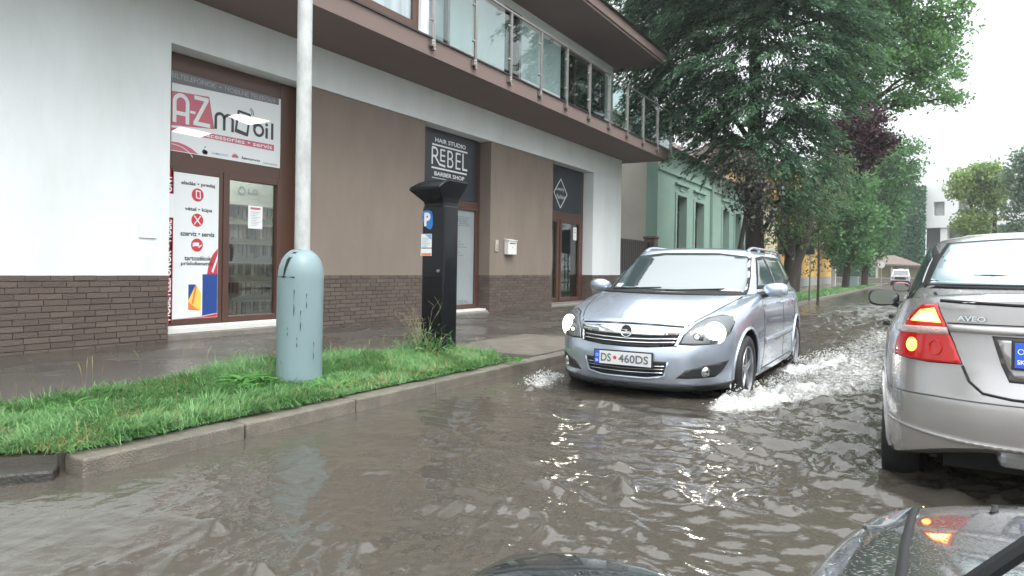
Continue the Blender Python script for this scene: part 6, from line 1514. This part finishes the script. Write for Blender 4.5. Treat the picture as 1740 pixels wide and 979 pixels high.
for i in range(len(prof)-1):
    for j in range(n): fs.append((i*n+j, (i+1)*n+j, (i+1)*n+(j+1) % n, i*n+(j+1) % n))
fs.append(tuple((len(prof)-1)*n+j for j in range(n))[::-1])
MM = Matrix.Translation((-1.0, .37, .803)) @ Matrix.Rotation(R(-6), 4, 'Y')
mo.add([MM @ Vector(v) for v in vs], fs); o = mo.build('door_mirror', 'mirror_shell', car6, smooth=True, angle=60)
g = MB(); g.add([MM @ Vector((.138*math.copysign(abs(math.cos(2*math.pi*j/n))**.7, math.cos(2*math.pi*j/n)), -.055, .07*math.copysign(abs(math.sin(2*math.pi*j/n))**.75, math.sin(2*math.pi*j/n)))) for j in range(n)], [tuple(range(n))[::-1]]); g.build('mirror_glass', 'mirror_glass', o)
g = MB(); g.tube([MM @ Vector((.154*.86*math.copysign(abs(math.cos(2*math.pi*j/n))**.7, math.cos(2*math.pi*j/n)), -.076, .078*.86*math.copysign(abs(math.sin(2*math.pi*j/n))**.75, math.sin(2*math.pi*j/n)))) for j in range(n+1)], .007, 6); g.build('mirror_rim', 'dark_plastic', o, smooth=True)
g = MB(); g.tube([(-.87, .39, .76), (-.82, .39, .79), (-.74, .39, .82)], .03, 8); g.build('mirror_foot', 'dark_plastic', o, smooth=True)
mb = MB(); mb.tube([(-.70, .30, .945), (-.668, .30, .974), (-.636, .30, 1.008), (-.57, .30, 1.05)], .0065, 8); mb.tube([(-.57, .30, 1.05), (-.3, .35, .97), (-.1, .4, .9)], .006, 8); mb.build('wiper', 'black_gap', car6, smooth=True)
for s in (-1, 1):
    c = Vector((s*.60, 1.66, .56)); mb = MB(); mb.lathe([(0, .012), (.05, .01), (.085, -.005), (.085, -.03)], 24, frame_at(c, Vector((s*.1, 1, 0)))); mb.build('low_beam', 'lamp_warm', car6, smooth=True)
# ---------------------------------------------------------------- splashing water
def splash(name, label, paths, n, rg, h, spread, size):
    V = []; F = []
    T = np.array([[1, 0, 0], [0, 1, 0], [-1, 0, 0], [0, -1, 0], [0, 0, 1], [0, 0, -1]], float)
    TF = np.array([[0, 1, 4], [1, 2, 4], [2, 3, 4], [3, 0, 4], [1, 0, 5], [2, 1, 5], [3, 2, 5], [0, 3, 5]])
    P = []
    for (x0, y0, x1, y1, k, hh, sp) in paths:
        m = int(n*k); t = rg.random(m); d = rg.normal(size=m)*sp; L = math.hypot(x1-x0, y1-y0); nx, ny = (y1-y0)/L, -(x1-x0)/L
        cl = np.sin(t*23+x0*9)*.5+.5
        z = hh*rg.random(m)**1.8*np.exp(-(d/sp)**2*.4)*(.35+.65*cl)
        P.append(np.stack([x0+(x1-x0)*t+nx*d, y0+(y1-y0)*t+ny*d, z+.01], 1))
    P = np.vstack(P); m = len(P); s = size*(.35+rg.random(m)**3*2.2)
    A = rg.normal(size=(m, 3, 3)); Q, _ = np.linalg.qr(A); st = np.stack([s*(1+2*rg.random(m)), s, s*.7], 1)
    V = (T[None]*st[:, None, :]) @ Q + P[:, None, :]
    F = (np.arange(m)[:, None, None]*6+TF[None]).reshape(-1, 3)
    return tag(npmesh(name, V.reshape(-1, 3), F, 'foam', smooth=True), label, 'splash', kind='stuff')
g = np.random.default_rng(21)
splash('wheel_spray', 'white spray thrown up along the side of the estate car', [(-1.40, 5.95, -.95, 6.75, .34, .17, .07), (-1.45, 5.7, -1.3, 6.2, .12, .10, .05), (-1.32, 7.0, -1.1, 8.8, .12, .08, .09), (-1.36, 8.9, -.95, 10.4, .22, .15, .12), (-3.15, 5.6, -3.4, 6.5, .12, .10, .07), (-.95, 6.7, -.5, 8.4, .12, .05, .14)], 9000, g, .1, .1, .0034)
# ---------------------------------------------------------------- rain haze
hz = bpy.data.materials.new('haze'); hz.use_nodes = True; hz.node_tree.nodes.clear()
_p = hz.node_tree.nodes.new('ShaderNodeVolumePrincipled'); _o = hz.node_tree.nodes.new('ShaderNodeOutputMaterial')
_p.inputs['Color'].default_value = (.93, .97, 1, 1); _p.inputs['Density'].default_value = .0009; _p.inputs['Anisotropy'].default_value = .2
hz.node_tree.links.new(_p.outputs[0], _o.inputs['Volume']); MATS['haze'] = hz
mb = MB(); mb.box(-905, 905, -305, 1505, -1.2, 21); tag(mb.build('haze', 'haze'), 'pale rain haze hanging in the street', 'haze', kind='stuff')
